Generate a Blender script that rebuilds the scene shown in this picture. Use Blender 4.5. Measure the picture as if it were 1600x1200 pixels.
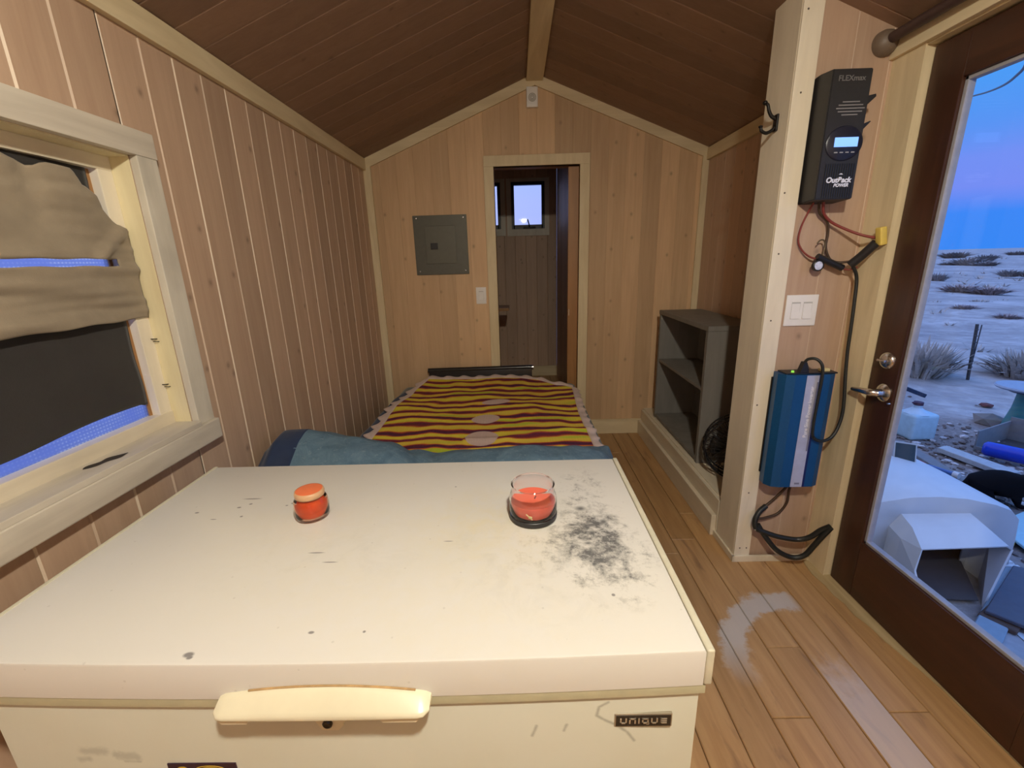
import bpy, bmesh, math, random
from math import radians as R_, sin, cos, pi
from mathutils import Vector, Matrix, noise as mnoise
random.seed(7)
C = bpy.context.scene
COL = C.collection
for o in list(bpy.data.objects): bpy.data.objects.remove(o)

# ------------------------------------------------------------------ camera
def setup_camera():
    a, b, c = R_(15.66), R_(-0.90), R_(-1.645)
    fwd = Vector((0, cos(a), -sin(a))); up = Vector((0, sin(a), cos(a))); rt = Vector((1, 0, 0))
    M = Matrix(((cos(b), sin(b), 0), (-sin(b), cos(b), 0), (0, 0, 1)))
    fwd, up, rt = M @ fwd, M @ up, M @ rt
    rt, up = cos(c) * rt + sin(c) * up, -sin(c) * rt + cos(c) * up
    cam = bpy.data.cameras.new('camera'); co = bpy.data.objects.new('camera', cam); COL.objects.link(co)
    mw = Matrix.Identity(4)
    for i in range(3):
        mw[i][0] = rt[i]; mw[i][1] = up[i]; mw[i][2] = -fwd[i]
    mw[0][3], mw[1][3], mw[2][3] = 0, 0, 1.40
    co.matrix_world = mw
    cam.sensor_width = 36; cam.lens = 682 / 1600 * 36; cam.clip_start = 0.02; cam.clip_end = 2000
    C.camera = co
setup_camera()

# ------------------------------------------------------------------ colour / view
C.view_settings.view_transform = 'Standard'
C.view_settings.look = 'None'
C.view_settings.gamma = 1
C.view_settings.use_curve_mapping = False
C.view_settings.exposure = 0.0

# ------------------------------------------------------------------ sky
SKY_STRENGTH = 1.0
def setup_world():
    w = bpy.data.worlds.new('dusk_sky'); C.world = w; w.use_nodes = True
    nt = w.node_tree; nt.nodes.clear()
    out = nt.nodes.new('ShaderNodeOutputWorld'); bg = nt.nodes.new('ShaderNodeBackground')
    tc = nt.nodes.new('ShaderNodeTexCoord'); sx = nt.nodes.new('ShaderNodeSeparateXYZ')
    mp = nt.nodes.new('ShaderNodeMapping'); mp.inputs['Scale'].default_value = (1.2, 1.2, 9)
    nz = nt.nodes.new('ShaderNodeTexNoise'); nz.inputs['Scale'].default_value = 2.0; nz.inputs['Detail'].default_value = 2
    ma = nt.nodes.new('ShaderNodeMath'); ma.operation = 'MULTIPLY_ADD'; ma.inputs[1].default_value = 0.05
    cr = nt.nodes.new('ShaderNodeValToRGB')
    nt.links.new(tc.outputs['Generated'], sx.inputs[0]); nt.links.new(tc.outputs['Generated'], mp.inputs[0])
    nt.links.new(mp.outputs[0], nz.inputs['Vector']); nt.links.new(nz.outputs['Fac'], ma.inputs[0])
    nt.links.new(sx.outputs['Z'], ma.inputs[2]); nt.links.new(ma.outputs[0], cr.inputs[0])
    # shift of +0.025 from the noise mean
    stops = [(0.0, (.20, .22, .40)), (.022, (.045, .27, .98)), (.075, (.05, .27, 1.0)), (.105, (.20, .30, .98)), (.15, (.19, .31, .98)),
             (.20, (.11, .33, .98)), (.27, (.07, .37, 1.0)), (.45, (.14, .46, 1.22)), (.75, (.27, .66, 1.70)), (1.0, (.28, .70, 1.80))]
    el = cr.color_ramp.elements
    while len(el) > 1: el.remove(el[-1])
    el[0].position = 0; el[0].color = (*stops[0][1], 1)
    for p, c_ in stops[1:]:
        e = el.new(p); e.color = (*c_, 1)
    wa = nt.nodes.new('ShaderNodeMath'); wa.operation = 'MULTIPLY_ADD'; wa.use_clamp = True; wa.inputs[1].default_value = -.75; wa.inputs[2].default_value = .50
    nt.links.new(sx.outputs['X'], wa.inputs[0])
    mx = nt.nodes.new('ShaderNodeMix'); mx.data_type = 'RGBA'; mx.inputs[7].default_value = (.78, .86, 1.35, 1)
    nt.links.new(wa.outputs[0], mx.inputs[0]); nt.links.new(cr.outputs[0], mx.inputs[6])
    nt.links.new(mx.outputs[2], bg.inputs['Color']); bg.inputs['Strength'].default_value = SKY_STRENGTH
    nt.links.new(bg.outputs[0], out.inputs[0])
setup_world()

# ceiling lamp light (its fixture is built further down)
LAMP = Vector((.22, -.22, 2.34))
def setup_lamp():
    l = bpy.data.lights.new('ceiling_lamp_light', 'POINT'); l.energy = 116; l.color = (1.0, .94, .79); l.shadow_soft_size = .05
    o = bpy.data.objects.new('ceiling_lamp_light', l); COL.objects.link(o); o.location = LAMP
setup_lamp()

# ------------------------------------------------------------------ node helpers
class NT:
    def __init__(s, name):
        s.m = bpy.data.materials.new(name); s.m.use_nodes = True; s.t = s.m.node_tree; s.t.nodes.clear()
        s.out = s.n('ShaderNodeOutputMaterial'); s.p = s.n('ShaderNodeBsdfPrincipled'); s.l(s.p.outputs[0], s.out.inputs[0])
    def n(s, k, **kw):
        nd = s.t.nodes.new(k)
        for a, v in kw.items(): setattr(nd, a, v)
        return nd
    def l(s, a, b): s.t.links.new(a, b)
    def val(s, sock, v):
        if hasattr(v, 'links') or hasattr(v, 'is_output'): s.l(v, sock)
        else: sock.default_value = v
    def math(s, op, a, b=None, c=None, clamp=False):
        nd = s.n('ShaderNodeMath', operation=op, use_clamp=clamp); s.val(nd.inputs[0], a)
        if b is not None: s.val(nd.inputs[1], b)
        if c is not None: s.val(nd.inputs[2], c)
        return nd.outputs[0]
    def mix(s, f, a, b, mode='MIX'):
        nd = s.n('ShaderNodeMix', data_type='RGBA', blend_type=mode); s.val(nd.inputs[0], f)
        for i, v in ((6, a), (7, b)):
            if isinstance(v, tuple): nd.inputs[i].default_value = (*v, 1) if len(v) == 3 else v
            else: s.l(v, nd.inputs[i])
        return nd.outputs[2]
    def coord(s, kind='Object', scale=(1, 1, 1), rot=(0, 0, 0), loc=(0, 0, 0)):
        if kind == 'Position': src = s.n('ShaderNodeNewGeometry').outputs['Position']
        else: src = s.n('ShaderNodeTexCoord').outputs[kind]
        mp = s.n('ShaderNodeMapping'); s.l(src, mp.inputs[0])
        mp.inputs['Scale'].default_value = scale; mp.inputs['Rotation'].default_value = rot; mp.inputs['Location'].default_value = loc
        return mp.outputs[0]
    def noise(s, vec, scale=5, detail=3, rough=.5, dist=0):
        nd = s.n('ShaderNodeTexNoise'); s.l(vec, nd.inputs['Vector']); nd.inputs['Scale'].default_value = scale
        nd.inputs['Detail'].default_value = detail; nd.inputs['Roughness'].default_value = rough; nd.inputs['Distortion'].default_value = dist
        return nd.outputs['Fac']
    def ramp(s, f, stops, interp='LINEAR'):
        nd = s.n('ShaderNodeValToRGB'); nd.color_ramp.interpolation = interp; s.l(f, nd.inputs[0]); el = nd.color_ramp.elements
        while len(el) > 1: el.remove(el[-1])
        def c4(c): return (c, c, c, 1) if isinstance(c, (int, float)) else (*c, 1)
        el[0].position = stops[0][0]; el[0].color = c4(stops[0][1])
        for p, c in stops[1:]: el.new(p).color = c4(c)
        return nd.outputs[0]
    def bump(s, h, strength=.3, dist=.01):
        nd = s.n('ShaderNodeBump'); nd.inputs['Strength'].default_value = strength; nd.inputs['Distance'].default_value = dist
        s.l(h, nd.inputs['Height']); s.l(nd.outputs[0], s.p.inputs['Normal'])
    def col(s, c): s.val(s.p.inputs['Base Color'], (*c, 1) if isinstance(c, tuple) else c)
    def set(s, **k):
        for a, v in k.items(): s.val(s.p.inputs[a.replace('_', ' ')], v)
        return s

def plain(name, col, rough=.5, metal=0, var=.08, scale=25, bump=.05, **kw):
    m = NT(name); v = m.coord('Object'); nz = m.noise(v, scale, 4, .6)
    f = m.ramp(nz, [(.3, 1 - var), (.7, 1 + var)])
    m.col(m.mix(1.0, tuple(col), f, 'MULTIPLY')); m.set(Roughness=rough, Metallic=metal)
    if bump: m.bump(nz, bump, .004)
    for a, v_ in kw.items(): m.p.inputs[a.replace('_', ' ')].default_value = v_
    return m.m

def wood(name, c_dark, c_light, axis=2, knots=.0, rough=.6, bid=.22, grain=1.0, wash=0, blotch=.0):
    m = NT(name)
    at = m.n('ShaderNodeAttribute', attribute_name='bid'); b = at.outputs['Fac']
    src = m.n('ShaderNodeNewGeometry').outputs['Position']
    off = m.n('ShaderNodeCombineXYZ'); m.l(m.math('MULTIPLY', b, 37.0), off.inputs[axis])
    ad = m.n('ShaderNodeVectorMath', operation='ADD'); m.l(src, ad.inputs[0]); m.l(off.outputs[0], ad.inputs[1])
    def mp(al, ac):
        n_ = m.n('ShaderNodeMapping'); m.l(ad.outputs[0], n_.inputs[0]); sc = [ac] * 3; sc[axis] = al; n_.inputs['Scale'].default_value = sc
        return n_.outputs[0]
    g1 = m.noise(mp(1.2, 18 * grain), 1.6, 5, .6, .6)
    g2 = m.noise(mp(2.5, 90 * grain), 1.5, 3, .6, .2)
    f = m.math('ADD', m.math('MULTIPLY', g1, .8), m.math('MULTIPLY', g2, .2))
    c = m.ramp(f, [(.28, c_dark), (.70, c_light)])
    tone = m.ramp(b, [(0, 1 - bid), (1, 1 + bid * .6)])
    c = m.mix(1.0, c, tone, 'MULTIPLY')
    if knots > 0:
        vo = m.n('ShaderNodeTexVoronoi', feature='F1', voronoi_dimensions='2D'); vo.inputs['Scale'].default_value = 1.0
        sp = m.n('ShaderNodeSeparateXYZ'); m.l(ad.outputs[0], sp.inputs[0]); oth = [k_ for k_ in range(3) if k_ != axis]
        cb = m.n('ShaderNodeCombineXYZ'); m.l(m.math('MULTIPLY', m.math('ADD', sp.outputs[oth[0]], sp.outputs[oth[1]]), 7.7), cb.inputs[0]); m.l(m.math('MULTIPLY', sp.outputs[axis], 6.2), cb.inputs[1]); m.l(cb.outputs[0], vo.inputs['Vector'])
        vo.inputs['Randomness'].default_value = 1
        dn = m.noise(mp(20, 40), 1.0, 2)
        d = m.math('ADD', vo.outputs['Distance'], m.math('MULTIPLY', dn, .05))
        # only some of the cells carry a knot
        sep = m.n('ShaderNodeSeparateColor'); m.l(vo.outputs['Color'], sep.inputs[0])
        on = m.math('GREATER_THAN', sep.outputs[0], 1 - .24)
        k = m.ramp(d, [(.055, 1.0), (.085, .45), (.15, 0.0)])
        k = m.math('MULTIPLY', m.math('MULTIPLY', k, on), knots)
        c = m.mix(k, c, tuple(x * .38 for x in c_dark))
    if blotch:
        bl = m.noise(mp(3, 5), 1.2, 3); c = m.mix(m.math('MULTIPLY', m.ramp(bl, [(.52, 0.0), (.68, 1.0)]), blotch), c, tuple(x * .55 for x in c_dark))
    gv = m.n('ShaderNodeAttribute', attribute_name='grv'); c = m.mix(gv.outputs['Fac'], c, (.82, .70, .55))
    m.col(c); m.set(Roughness=rough); m.bump(f, .12, .003)
    return m.m

# ------------------------------------------------------------------ mesh helpers
def nb(): return bmesh.new()
def bx(bm, lo, hi, bev=0, seg=2):
    lo = Vector(lo); hi = Vector(hi)
    r = bmesh.ops.create_cube(bm, size=1, matrix=Matrix.Translation((lo + hi) / 2) @ Matrix.Diagonal((*(hi - lo), 1)))
    if bev:
        es = list({e for v in r['verts'] for e in v.link_edges})
        bmesh.ops.bevel(bm, geom=es, offset=bev, segments=seg, profile=.6, affect='EDGES')
    return bm
def box(lo, hi, bev=0, seg=2): return bx(nb(), lo, hi, bev, seg)
def xform(bm, M):
    bmesh.ops.transform(bm, matrix=M, verts=bm.verts); return bm
def lathe(bm, prof, c=(0, 0, 0), n=40, axis='Z'):
    rows = []
    for r, z in prof:
        rows.append([bm.verts.new((r * cos(2 * pi * i / n), r * sin(2 * pi * i / n), z)) for i in range(n)] if r > 1e-6 else [bm.verts.new((0, 0, z))])
    for a, b in zip(rows, rows[1:]):
        for i in range(n):
            j = (i + 1) % n
            if len(a) == 1 and len(b) == 1: continue
            if len(a) == 1: bm.faces.new((a[0], b[i], b[j]))
            elif len(b) == 1: bm.faces.new((a[i], a[j], b[0]))
            else: bm.faces.new((a[i], a[j], b[j], b[i]))
    vs = [v for r_ in rows for v in r_]
    M = Matrix.Translation(c)
    if axis == 'X': M = M @ Matrix.Rotation(pi / 2, 4, 'Y')
    if axis == '-X': M = M @ Matrix.Rotation(-pi / 2, 4, 'Y')
    if axis == 'Y': M = M @ Matrix.Rotation(-pi / 2, 4, 'X')
    if axis == '-Y': M = M @ Matrix.Rotation(pi / 2, 4, 'X')
    bmesh.ops.transform(bm, matrix=M, verts=vs)
    return bm
def cr_pts(P, k=8, closed=False):
    P = [Vector(p) for p in P]; out = []; n = len(P)
    for i in range(n if closed else n - 1):
        if closed: p0, p1, p2, p3 = P[i - 1], P[i], P[(i + 1) % n], P[(i + 2) % n]
        else:
            p1, p2 = P[i], P[i + 1]; p0 = P[i - 1] if i else p1 * 2 - p2; p3 = P[i + 2] if i + 2 < n else p2 * 2 - p1
        for j in range(k):
            t = j / k
            out.append(.5 * ((2 * p1) + (p2 - p0) * t + (2 * p0 - 5 * p1 + 4 * p2 - p3) * t * t + (3 * p1 - p0 - 3 * p2 + p3) * t ** 3))
    if not closed: out.append(P[-1])
    return out
def tube(bm, P, r, n=10, k=8, smooth=True, closed=False, taper=None):
    pts = cr_pts(P, k, closed) if smooth else [Vector(p) for p in P]
    N = len(pts); rings = []; prev = None
    for i, p in enumerate(pts):
        if closed: d = pts[(i + 1) % N] - pts[i - 1]
        else: d = pts[min(i + 1, N - 1)] - pts[max(i - 1, 0)]
        d.normalize()
        if prev is None:
            u = d.orthogonal().normalized()
        else:
            u = (prev - d * prev.dot(d)).normalized()
        prev = u; v = d.cross(u)
        rr = r if taper is None else r * (taper[0] + (taper[1] - taper[0]) * i / max(1, N - 1))
        rings.append([bm.verts.new(p + (u * cos(2 * pi * j / n) + v * sin(2 * pi * j / n)) * rr) for j in range(n)])
    m = N if closed else N - 1
    for i in range(m):
        a, b = rings[i], rings[(i + 1) % N]
        for j in range(n):
            bm.faces.new((a[j], a[(j + 1) % n], b[(j + 1) % n], b[j]))
    if not closed:
        bm.faces.new(rings[0][::-1]); bm.faces.new(rings[-1])
    return bm
def prism(bm, poly, vec):
    """poly: list of 3D points (one cap), extruded by vec"""
    a = [bm.verts.new(p) for p in poly]; b = [bm.verts.new(Vector(p) + Vector(vec)) for p in poly]
    bm.faces.new(a[::-1]); bm.faces.new(b); n = len(a)
    for i in range(n): bm.faces.new((a[i], a[(i + 1) % n], b[(i + 1) % n], b[i]))
    return bm
def grid(bm, nu, nv, f, flip=False):
    V = [[bm.verts.new(f(i / nu, j / nv)) for j in range(nv + 1)] for i in range(nu + 1)]
    for i in range(nu):
        for j in range(nv):
            q = (V[i][j], V[i + 1][j], V[i + 1][j + 1], V[i][j + 1])
            bm.faces.new(q[::-1] if flip else q)
    return V
def obj(name, bm, m, parent=None, smooth=None, bids=None, solid=0, subsurf=0):
    bmesh.ops.recalc_face_normals(bm, faces=bm.faces)
    org = Vector((0, 0, 0)); p = parent
    while p is not None: org += p.location; p = p.parent
    me = bpy.data.meshes.new(name)
    if org.length: bmesh.ops.translate(bm, vec=-org, verts=bm.verts)
    bm.to_mesh(me); bm.free()
    me.materials.append(m)
    if smooth is not None:
        ang = R_(smooth)
        for pl in me.polygons: pl.use_smooth = True
        me.set_sharp_from_angle(angle=ang)
    o = bpy.data.objects.new(name, me); COL.objects.link(o); o.parent = parent
    if solid:
        md = o.modifiers.new('solid', 'SOLIDIFY'); md.thickness = solid; md.offset = 0
    if subsurf:
        md = o.modifiers.new('sub', 'SUBSURF'); md.levels = subsurf; md.render_levels = subsurf
    return o
def setbid(o, vals):
    a = o.data.attributes.new('bid', 'FLOAT', 'FACE')
    for i, v in enumerate(vals): a.data[i].value = v
def tag(o, label, cat, group=None, kind=None):
    if label: o['label'] = label
    if cat: o['category'] = cat
    if group: o['group'] = group
    if kind: o['kind'] = kind
    return o
def thing(name, label, cat, loc, group=None, kind=None):
    o = bpy.data.objects.new(name, None); COL.objects.link(o); o.location = loc; o.empty_display_size = .05
    bpy.context.view_layer.update()
    return tag(o, label, cat, group, kind)
def struct(o, label=None):
    o['kind'] = 'structure'
    if label: o['label'] = label
    return o
def text_bm(s, size, M, depth=.0006, font_shear=0, bold=0, spacing=1.0):
    cu = bpy.data.curves.new('t', 'FONT'); cu.body = s; cu.size = size; cu.extrude = depth; cu.shear = font_shear; cu.offset = bold
    cu.align_x = 'CENTER'; cu.align_y = 'CENTER'; cu.space_character = spacing
    to = bpy.data.objects.new('t', cu); COL.objects.link(to); bpy.context.view_layer.update()
    me = bpy.data.meshes.new_from_object(to.evaluated_get(bpy.context.evaluated_depsgraph_get()))
    bm = nb(); bm.from_mesh(me); xform(bm, M)
    bpy.data.objects.remove(to); bpy.data.meshes.remove(me); bpy.data.curves.remove(cu)
    return bm
MY = lambda x, y, z: Matrix.Translation((x, y, z)) @ Matrix.Rotation(pi / 2, 4, 'X')   # text standing, facing -y
def merge(bm, other):
    me = bpy.data.meshes.new('tmp'); other.to_mesh(me); other.free(); bm.from_mesh(me); bpy.data.meshes.remove(me); return bm

# ------------------------------------------------------------------ materials
PINE_D, PINE_L = (.50, .335, .23), (.61, .43, .305)
M = {}
M['pine'] = wood('whitewashed_pine_boards', PINE_D, PINE_L, 2, knots=.55, rough=.55, bid=.2)
M['pine_far'] = wood('pine_boards_far_wall', (.58, .375, .21), (.71, .49, .285), 2, knots=.5, rough=.55, bid=.22)
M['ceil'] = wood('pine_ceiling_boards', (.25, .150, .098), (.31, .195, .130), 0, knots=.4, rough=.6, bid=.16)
M['trim_z'] = wood('cream_trim_upright', (.62, .50, .30), (.80, .68, .45), 2, knots=.0, rough=.55, bid=0, grain=.5)
M['trim_y'] = wood('cream_trim_along_room', (.62, .50, .30), (.80, .68, .45), 1, knots=.0, rough=.55, bid=0, grain=.5)
M['trim_x'] = wood('cream_trim_across_room', (.62, .50, .30), (.80, .68, .45), 0, knots=.0, rough=.55, bid=0, grain=.5)
M['white_trim'] = wood('white_painted_trim', (.74, .66, .52), (.88, .80, .64), 2, rough=.45, bid=0, grain=.4, blotch=.06)
M['white_trim_y'] = wood('white_painted_trim_y', (.66, .58, .44), (.82, .74, .58), 1, rough=.45, bid=0, grain=.4, blotch=.12)
M['casing'] = wood('worn_white_window_casing', (.58, .53, .44), (.76, .71, .60), 2, rough=.5, bid=0, grain=.4, blotch=.28)
M['casing_y'] = wood('worn_white_window_casing_y', (.52, .46, .38), (.74, .68, .57), 1, rough=.5, bid=0, grain=.4, blotch=.22)
M['reveal'] = wood('cream_window_reveal', (.72, .62, .38), (.86, .78, .52), 2, rough=.5, bid=0, grain=.5)
M['dark_door'] = wood('dark_mahogany', (.032, .011, .006), (.066, .024, .011), 2, rough=.35, bid=0, grain=.6)
M['slab'] = wood('orange_wood_door', (.28, .13, .04), (.42, .21, .07), 2, rough=.45, bid=0)
M['grey_shelf'] = wood('grey_painted_wood', (.165, .155, .14), (.225, .215, .195), 2, rough=.6, bid=0, grain=.4)
M['chrome'] = plain('brushed_nickel', (.62, .60, .58), .22, 1.0, .05, 60, .02)
M['black_metal'] = plain('black_iron', (.018, .016, .016), .45, .6)
M['black_plastic'] = plain('black_plastic', (.012, .012, .014), .42, 0, .1, 80, .02)
M['black_body'] = plain('black_powder_coat', (.020, .019, .020), .5, 0, .15, 300, .08)
M['white_plastic'] = plain('white_plastic', (.86, .84, .82), .35, 0, .02, 30, 0)
M['beige_plastic'] = plain('ivory_plastic', (.76, .71, .53), .3, 0, .03, 20, .0)
M['gasket'] = plain('grey_gasket', (.48, .45, .30), .5, 0, .05, 40, .03)
M['panel'] = plain('grey_panel_steel', (.105, .105, .085), .45, .3, .05, 40, .03)
M['glassy'] = None

def glass_pane():
    m = NT('window_glass'); t = m.n('ShaderNodeBsdfTransparent'); g = m.n('ShaderNodeBsdfGlossy'); g.inputs['Roughness'].default_value = .02
    t.inputs[0].default_value = (.96, .97, .98, 1)
    fr = m.n('ShaderNodeLayerWeight'); fr.inputs[0].default_value = .5
    k = m.math('ADD', .02, m.math('MULTIPLY', m.math('POWER', fr.outputs['Facing'], 5.0), .6))
    mx = m.n('ShaderNodeMixShader'); m.l(k, mx.inputs[0]); m.l(t.outputs[0], mx.inputs[1]); m.l(g.outputs[0], mx.inputs[2])
    m.l(mx.outputs[0], m.out.inputs[0]); return m.m
M['pane'] = glass_pane()
def emis(name, col, s):
    m = NT(name); m.col(col); m.p.inputs['Emission Color'].default_value = (*col, 1); m.p.inputs['Emission Strength'].default_value = s; return m.m

# ------------------------------------------------------------------ ROOM
XL, XR, YF, YB = -1.07, 1.35, 3.41, -1.9
APX, APZ, EZ = .158, 2.615, 2.125
XRW = 1.38
SL = (APZ - EZ) / (APX - XL)
def roof_z(x): return APZ - SL * abs(x - APX)
def boards(name, m, u0, u1, width, zlo, zhi, place, thick=.02, holes=(), parent=None, phase=0, groove=(.0, .0), c0=.0045):
    """vertical tongue-and-groove boards; place(u, n, z) -> point, n = depth behind the face"""
    bm = nb(); bids = []; grs = []
    k0 = math.floor((u0 - phase) / width)
    u = phase + k0 * width; rnd = random.Random(sum(map(ord, name)))
    while u < u1 - 1e-6:
        a, b = max(u, u0), min(u + width, u1); rv = rnd.random(); ki = round((u - phase) / width); u += width
        if b - a < .002: continue
        cuts = [(a, b)]
        segs = []
        edges = sorted({a, b} | {h[0] for h in holes if a < h[0] < b} | {h[1] for h in holes if a < h[1] < b})
        for p, q in zip(edges, edges[1:]):
            hs = sorted([(h[2], h[3]) for h in holes if h[0] - 1e-6 <= p and q <= h[1] + 1e-6])
            spans = []; z = None; lo = zlo
            cur = ('lo', None)
            zs = [(None, None)]
            bot = None
            prev = 'lo'
            for h0, h1 in hs:
                spans.append((prev, h0)); prev = h1
            spans.append((prev, 'hi'))
            for s0, s1 in spans: segs.append((p, q, s0, s1))
        for p, q, s0, s1 in segs:
            c, g = c0, c0
            ca = c if abs(p - a) < 1e-6 else 0; cb = c if abs(q - b) < 1e-6 else 0
            sec = [(p, thick), (p, g if ca else 0)] + ([(p + ca, 0)] if ca else [])
            sec += ([(q - cb, 0)] if cb else []) + [(q, g if cb else 0), (q, thick)]
            lo_ = lambda uu: zlo(uu) if s0 == 'lo' else s0
            hi_ = lambda uu: zhi(uu) if s1 == 'hi' else s1
            A = [bm.verts.new(place(uu, n_, lo_(uu))) for uu, n_ in sec]; B = [bm.verts.new(place(uu, n_, hi_(uu))) for uu, n_ in sec]
            bm.faces.new(A); bids.append(rv); bm.faces.new(B[::-1]); bids.append(rv); grs += [0, 0]
            for i in range(len(sec)):
                j = (i + 1) % len(sec); bm.faces.new((A[i], B[i], B[j], A[j])); bids.append(rv); slope = abs(sec[i][1] - sec[j][1]) > 1e-5 and max(sec[i][1], sec[j][1]) < thick - 1e-5; grs.append((groove[ki % 2] if i < len(sec) / 2 else groove[(ki + 1) % 2]) if slope else 0)
    o = obj(name, bm, m, parent); setbid(o, bids)
    if any(groove):
        at = o.data.attributes.new('grv', 'FLOAT', 'FACE')
        for i, v in enumerate(grs): at.data[i].value = v
    return struct(o)

Z0 = lambda u: 0.0
# left wall: window hole y .45..1.334, z .926..1.715
WY0, WY1, WZ0, WZ1 = .42, 1.334, .926, 1.715
boards('wall_left', M['pine'], YB, YF, .13, Z0, lambda u: EZ + .01, lambda u, n, z: (XL - n, u, z), holes=[(WY0, WY1, WZ0, WZ1)], phase=1.335 - .13 * 20, groove=(.72, .32), c0=.004)
# far gable wall with doorway
DX0, DX1, DZ = -.142, .473, 2.052
boards('wall_far', M['pine_far'], XL, XRW, .126, Z0, lambda u: roof_z(u) + .01, lambda u, n, z: (u, YF + n, z), holes=[(DX0, DX1, -.001, DZ)], phase=-.963, c0=.0015)
# right wall of the alcove
boards('wall_right', M['pine'], 1.96, YF, .13, Z0, lambda u: roof_z(XRW) + .01, lambda u, n, z: (XRW + n, u, z), phase=1.96, c0=.002)
# wall holding the glass door
DOY0, DOY1, DOZ = .80, 1.672, 2.04
def door_wall():
    bm = nb()
    bx(bm, (XR, DOY1, -.02), (1.50, 1.96, 2.16)); bx(bm, (XR, YB, -.02), (1.50, DOY0, 2.16)); bx(bm, (XR, DOY0, DOZ), (1.50, DOY1, 2.16))
    return bm
o = obj('wall_door_side', door_wall(), M['trim_z']); struct(o)
# wall behind the camera; its unseen window opening is added for blue sky fill
boards('wall_near', M['pine'], XL, XR, .126, Z0, lambda u: roof_z(u) + .01, lambda u, n, z: (u, YB - n, z), holes=[(-.25, .55, 1.15, 1.85)], phase=0)
def fill_window():
    w = thing('added_fill_window', None, None, (.15, YB, .85), kind='structure')
    bm = nb()
    for lo, hi in (((-.32, YB - .02, 1.08), (-.25, YB + .02, 1.92)), ((.55, YB - .02, 1.08), (.62, YB + .02, 1.92)), ((-.25, YB - .02, 1.08), (.55, YB + .02, 1.15)), ((-.25, YB - .02, 1.85), (.55, YB + .02, 1.92)), ((.13, YB - .03, 1.15), (.17, YB, 1.85))):
        bx(bm, lo, hi)
    obj('casing', bm, M['trim_z'], w)
    obj('pane', box((-.25, YB - .02, 1.15), (.55, YB - .016, 1.85)), M['pane'], w)
fill_window()
# partition between the door and the alcove, facing the camera
boards('wall_partition', M['pine'], 1.0, XR, .13, Z0, lambda u: roof_z(u) + .01, lambda u, n, z: (u, 1.80 + n, z), phase=1.075, groove=(.3, .3), c0=.002)
def post():
    bm = nb(); prism(bm, [(1.0, 1.80, 0), (1.0, 1.96, 0), (1.0, 1.96, roof_z(1.0)), (1.0, 1.80, roof_z(1.0))], (.012, 0, 0)); return bm
o = obj('wall_partition_end', box((.999, 1.79, 0), (1.012, 1.962, roof_z(1.0) + .01)), M['white_trim']); struct(o)
o = obj('wall_partition_back', box((1.0, 1.942, 0), (XRW, 1.96, roof_z(1.3))), M['pine']); struct(o)
def trimboard():
    bm = box((1.0, 1.782, 0), (1.072, 1.80, roof_z(1.03) + .02), .002)
    return bm
o = obj('trim_1', trimboard(), M['white_trim']); struct(o)
nails = []
nm = plain('nail_heads', (.12, .10, .08), .5)
def nailheads():
    bm = nb()
    for z in (.07, .36, .78, 1.14, 1.40, 1.62, 1.95, 2.2):
        for x in ((1.02,) if z > .1 else (1.02, 1.055)):
            lathe(bm, [(.0035, 0), (.003, .0012), (0, .0014)], (x + random.uniform(-.004, .02), 1.782, z), 10, '-Y')
    return bm
t1 = bpy.data.objects['trim_1']
obj('nail_heads', nailheads(), nm, t1)
# small base strip round the partition foot
def footstrip():
    bm = nb(); bx(bm, (.990, 1.772, 0), (XR, 1.782, .032), .002); bx(bm, (.990, 1.772, 0), (1.0, 2.0, .032), .002); return bm
o = obj('baseboard_partition', footstrip(), M['white_trim_y']); struct(o)

# ceiling: boards running from eave to ridge, two slopes
def ceiling(name, xa, xb, seed, xb_fn=None):
    bm = nb(); bids = []; rnd = random.Random(seed); w = .135; y = YB
    while y < 5.45:
        y1 = min(y + w, 5.45); rv = rnd.random(); g = .004
        def P(x, yy, up): return (x, yy, roof_z(x) + up)
        sec = [(y, g), (y + g, 0), (y1 - g, 0), (y1, g), (y1, .03), (y, .03)]
        A = [bm.verts.new(P(xa, yy, u)) for yy, u in sec]; B = [bm.verts.new(P(xb, yy, u)) for yy, u in sec]
        bm.faces.new(A); bm.faces.new(B[::-1]); bids += [rv, rv]
        for i in range(6):
            j = (i + 1) % 6; bm.faces.new((A[i], B[i], B[j], A[j])); bids.append(rv)
        y = y1
    o = obj(name, bm, M['ceil']); setbid(o, bids); return struct(o)
ceiling('ceiling', XL - .16, APX, 3); ceiling('ceiling_right_slope', APX, 1.56, 5)

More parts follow.
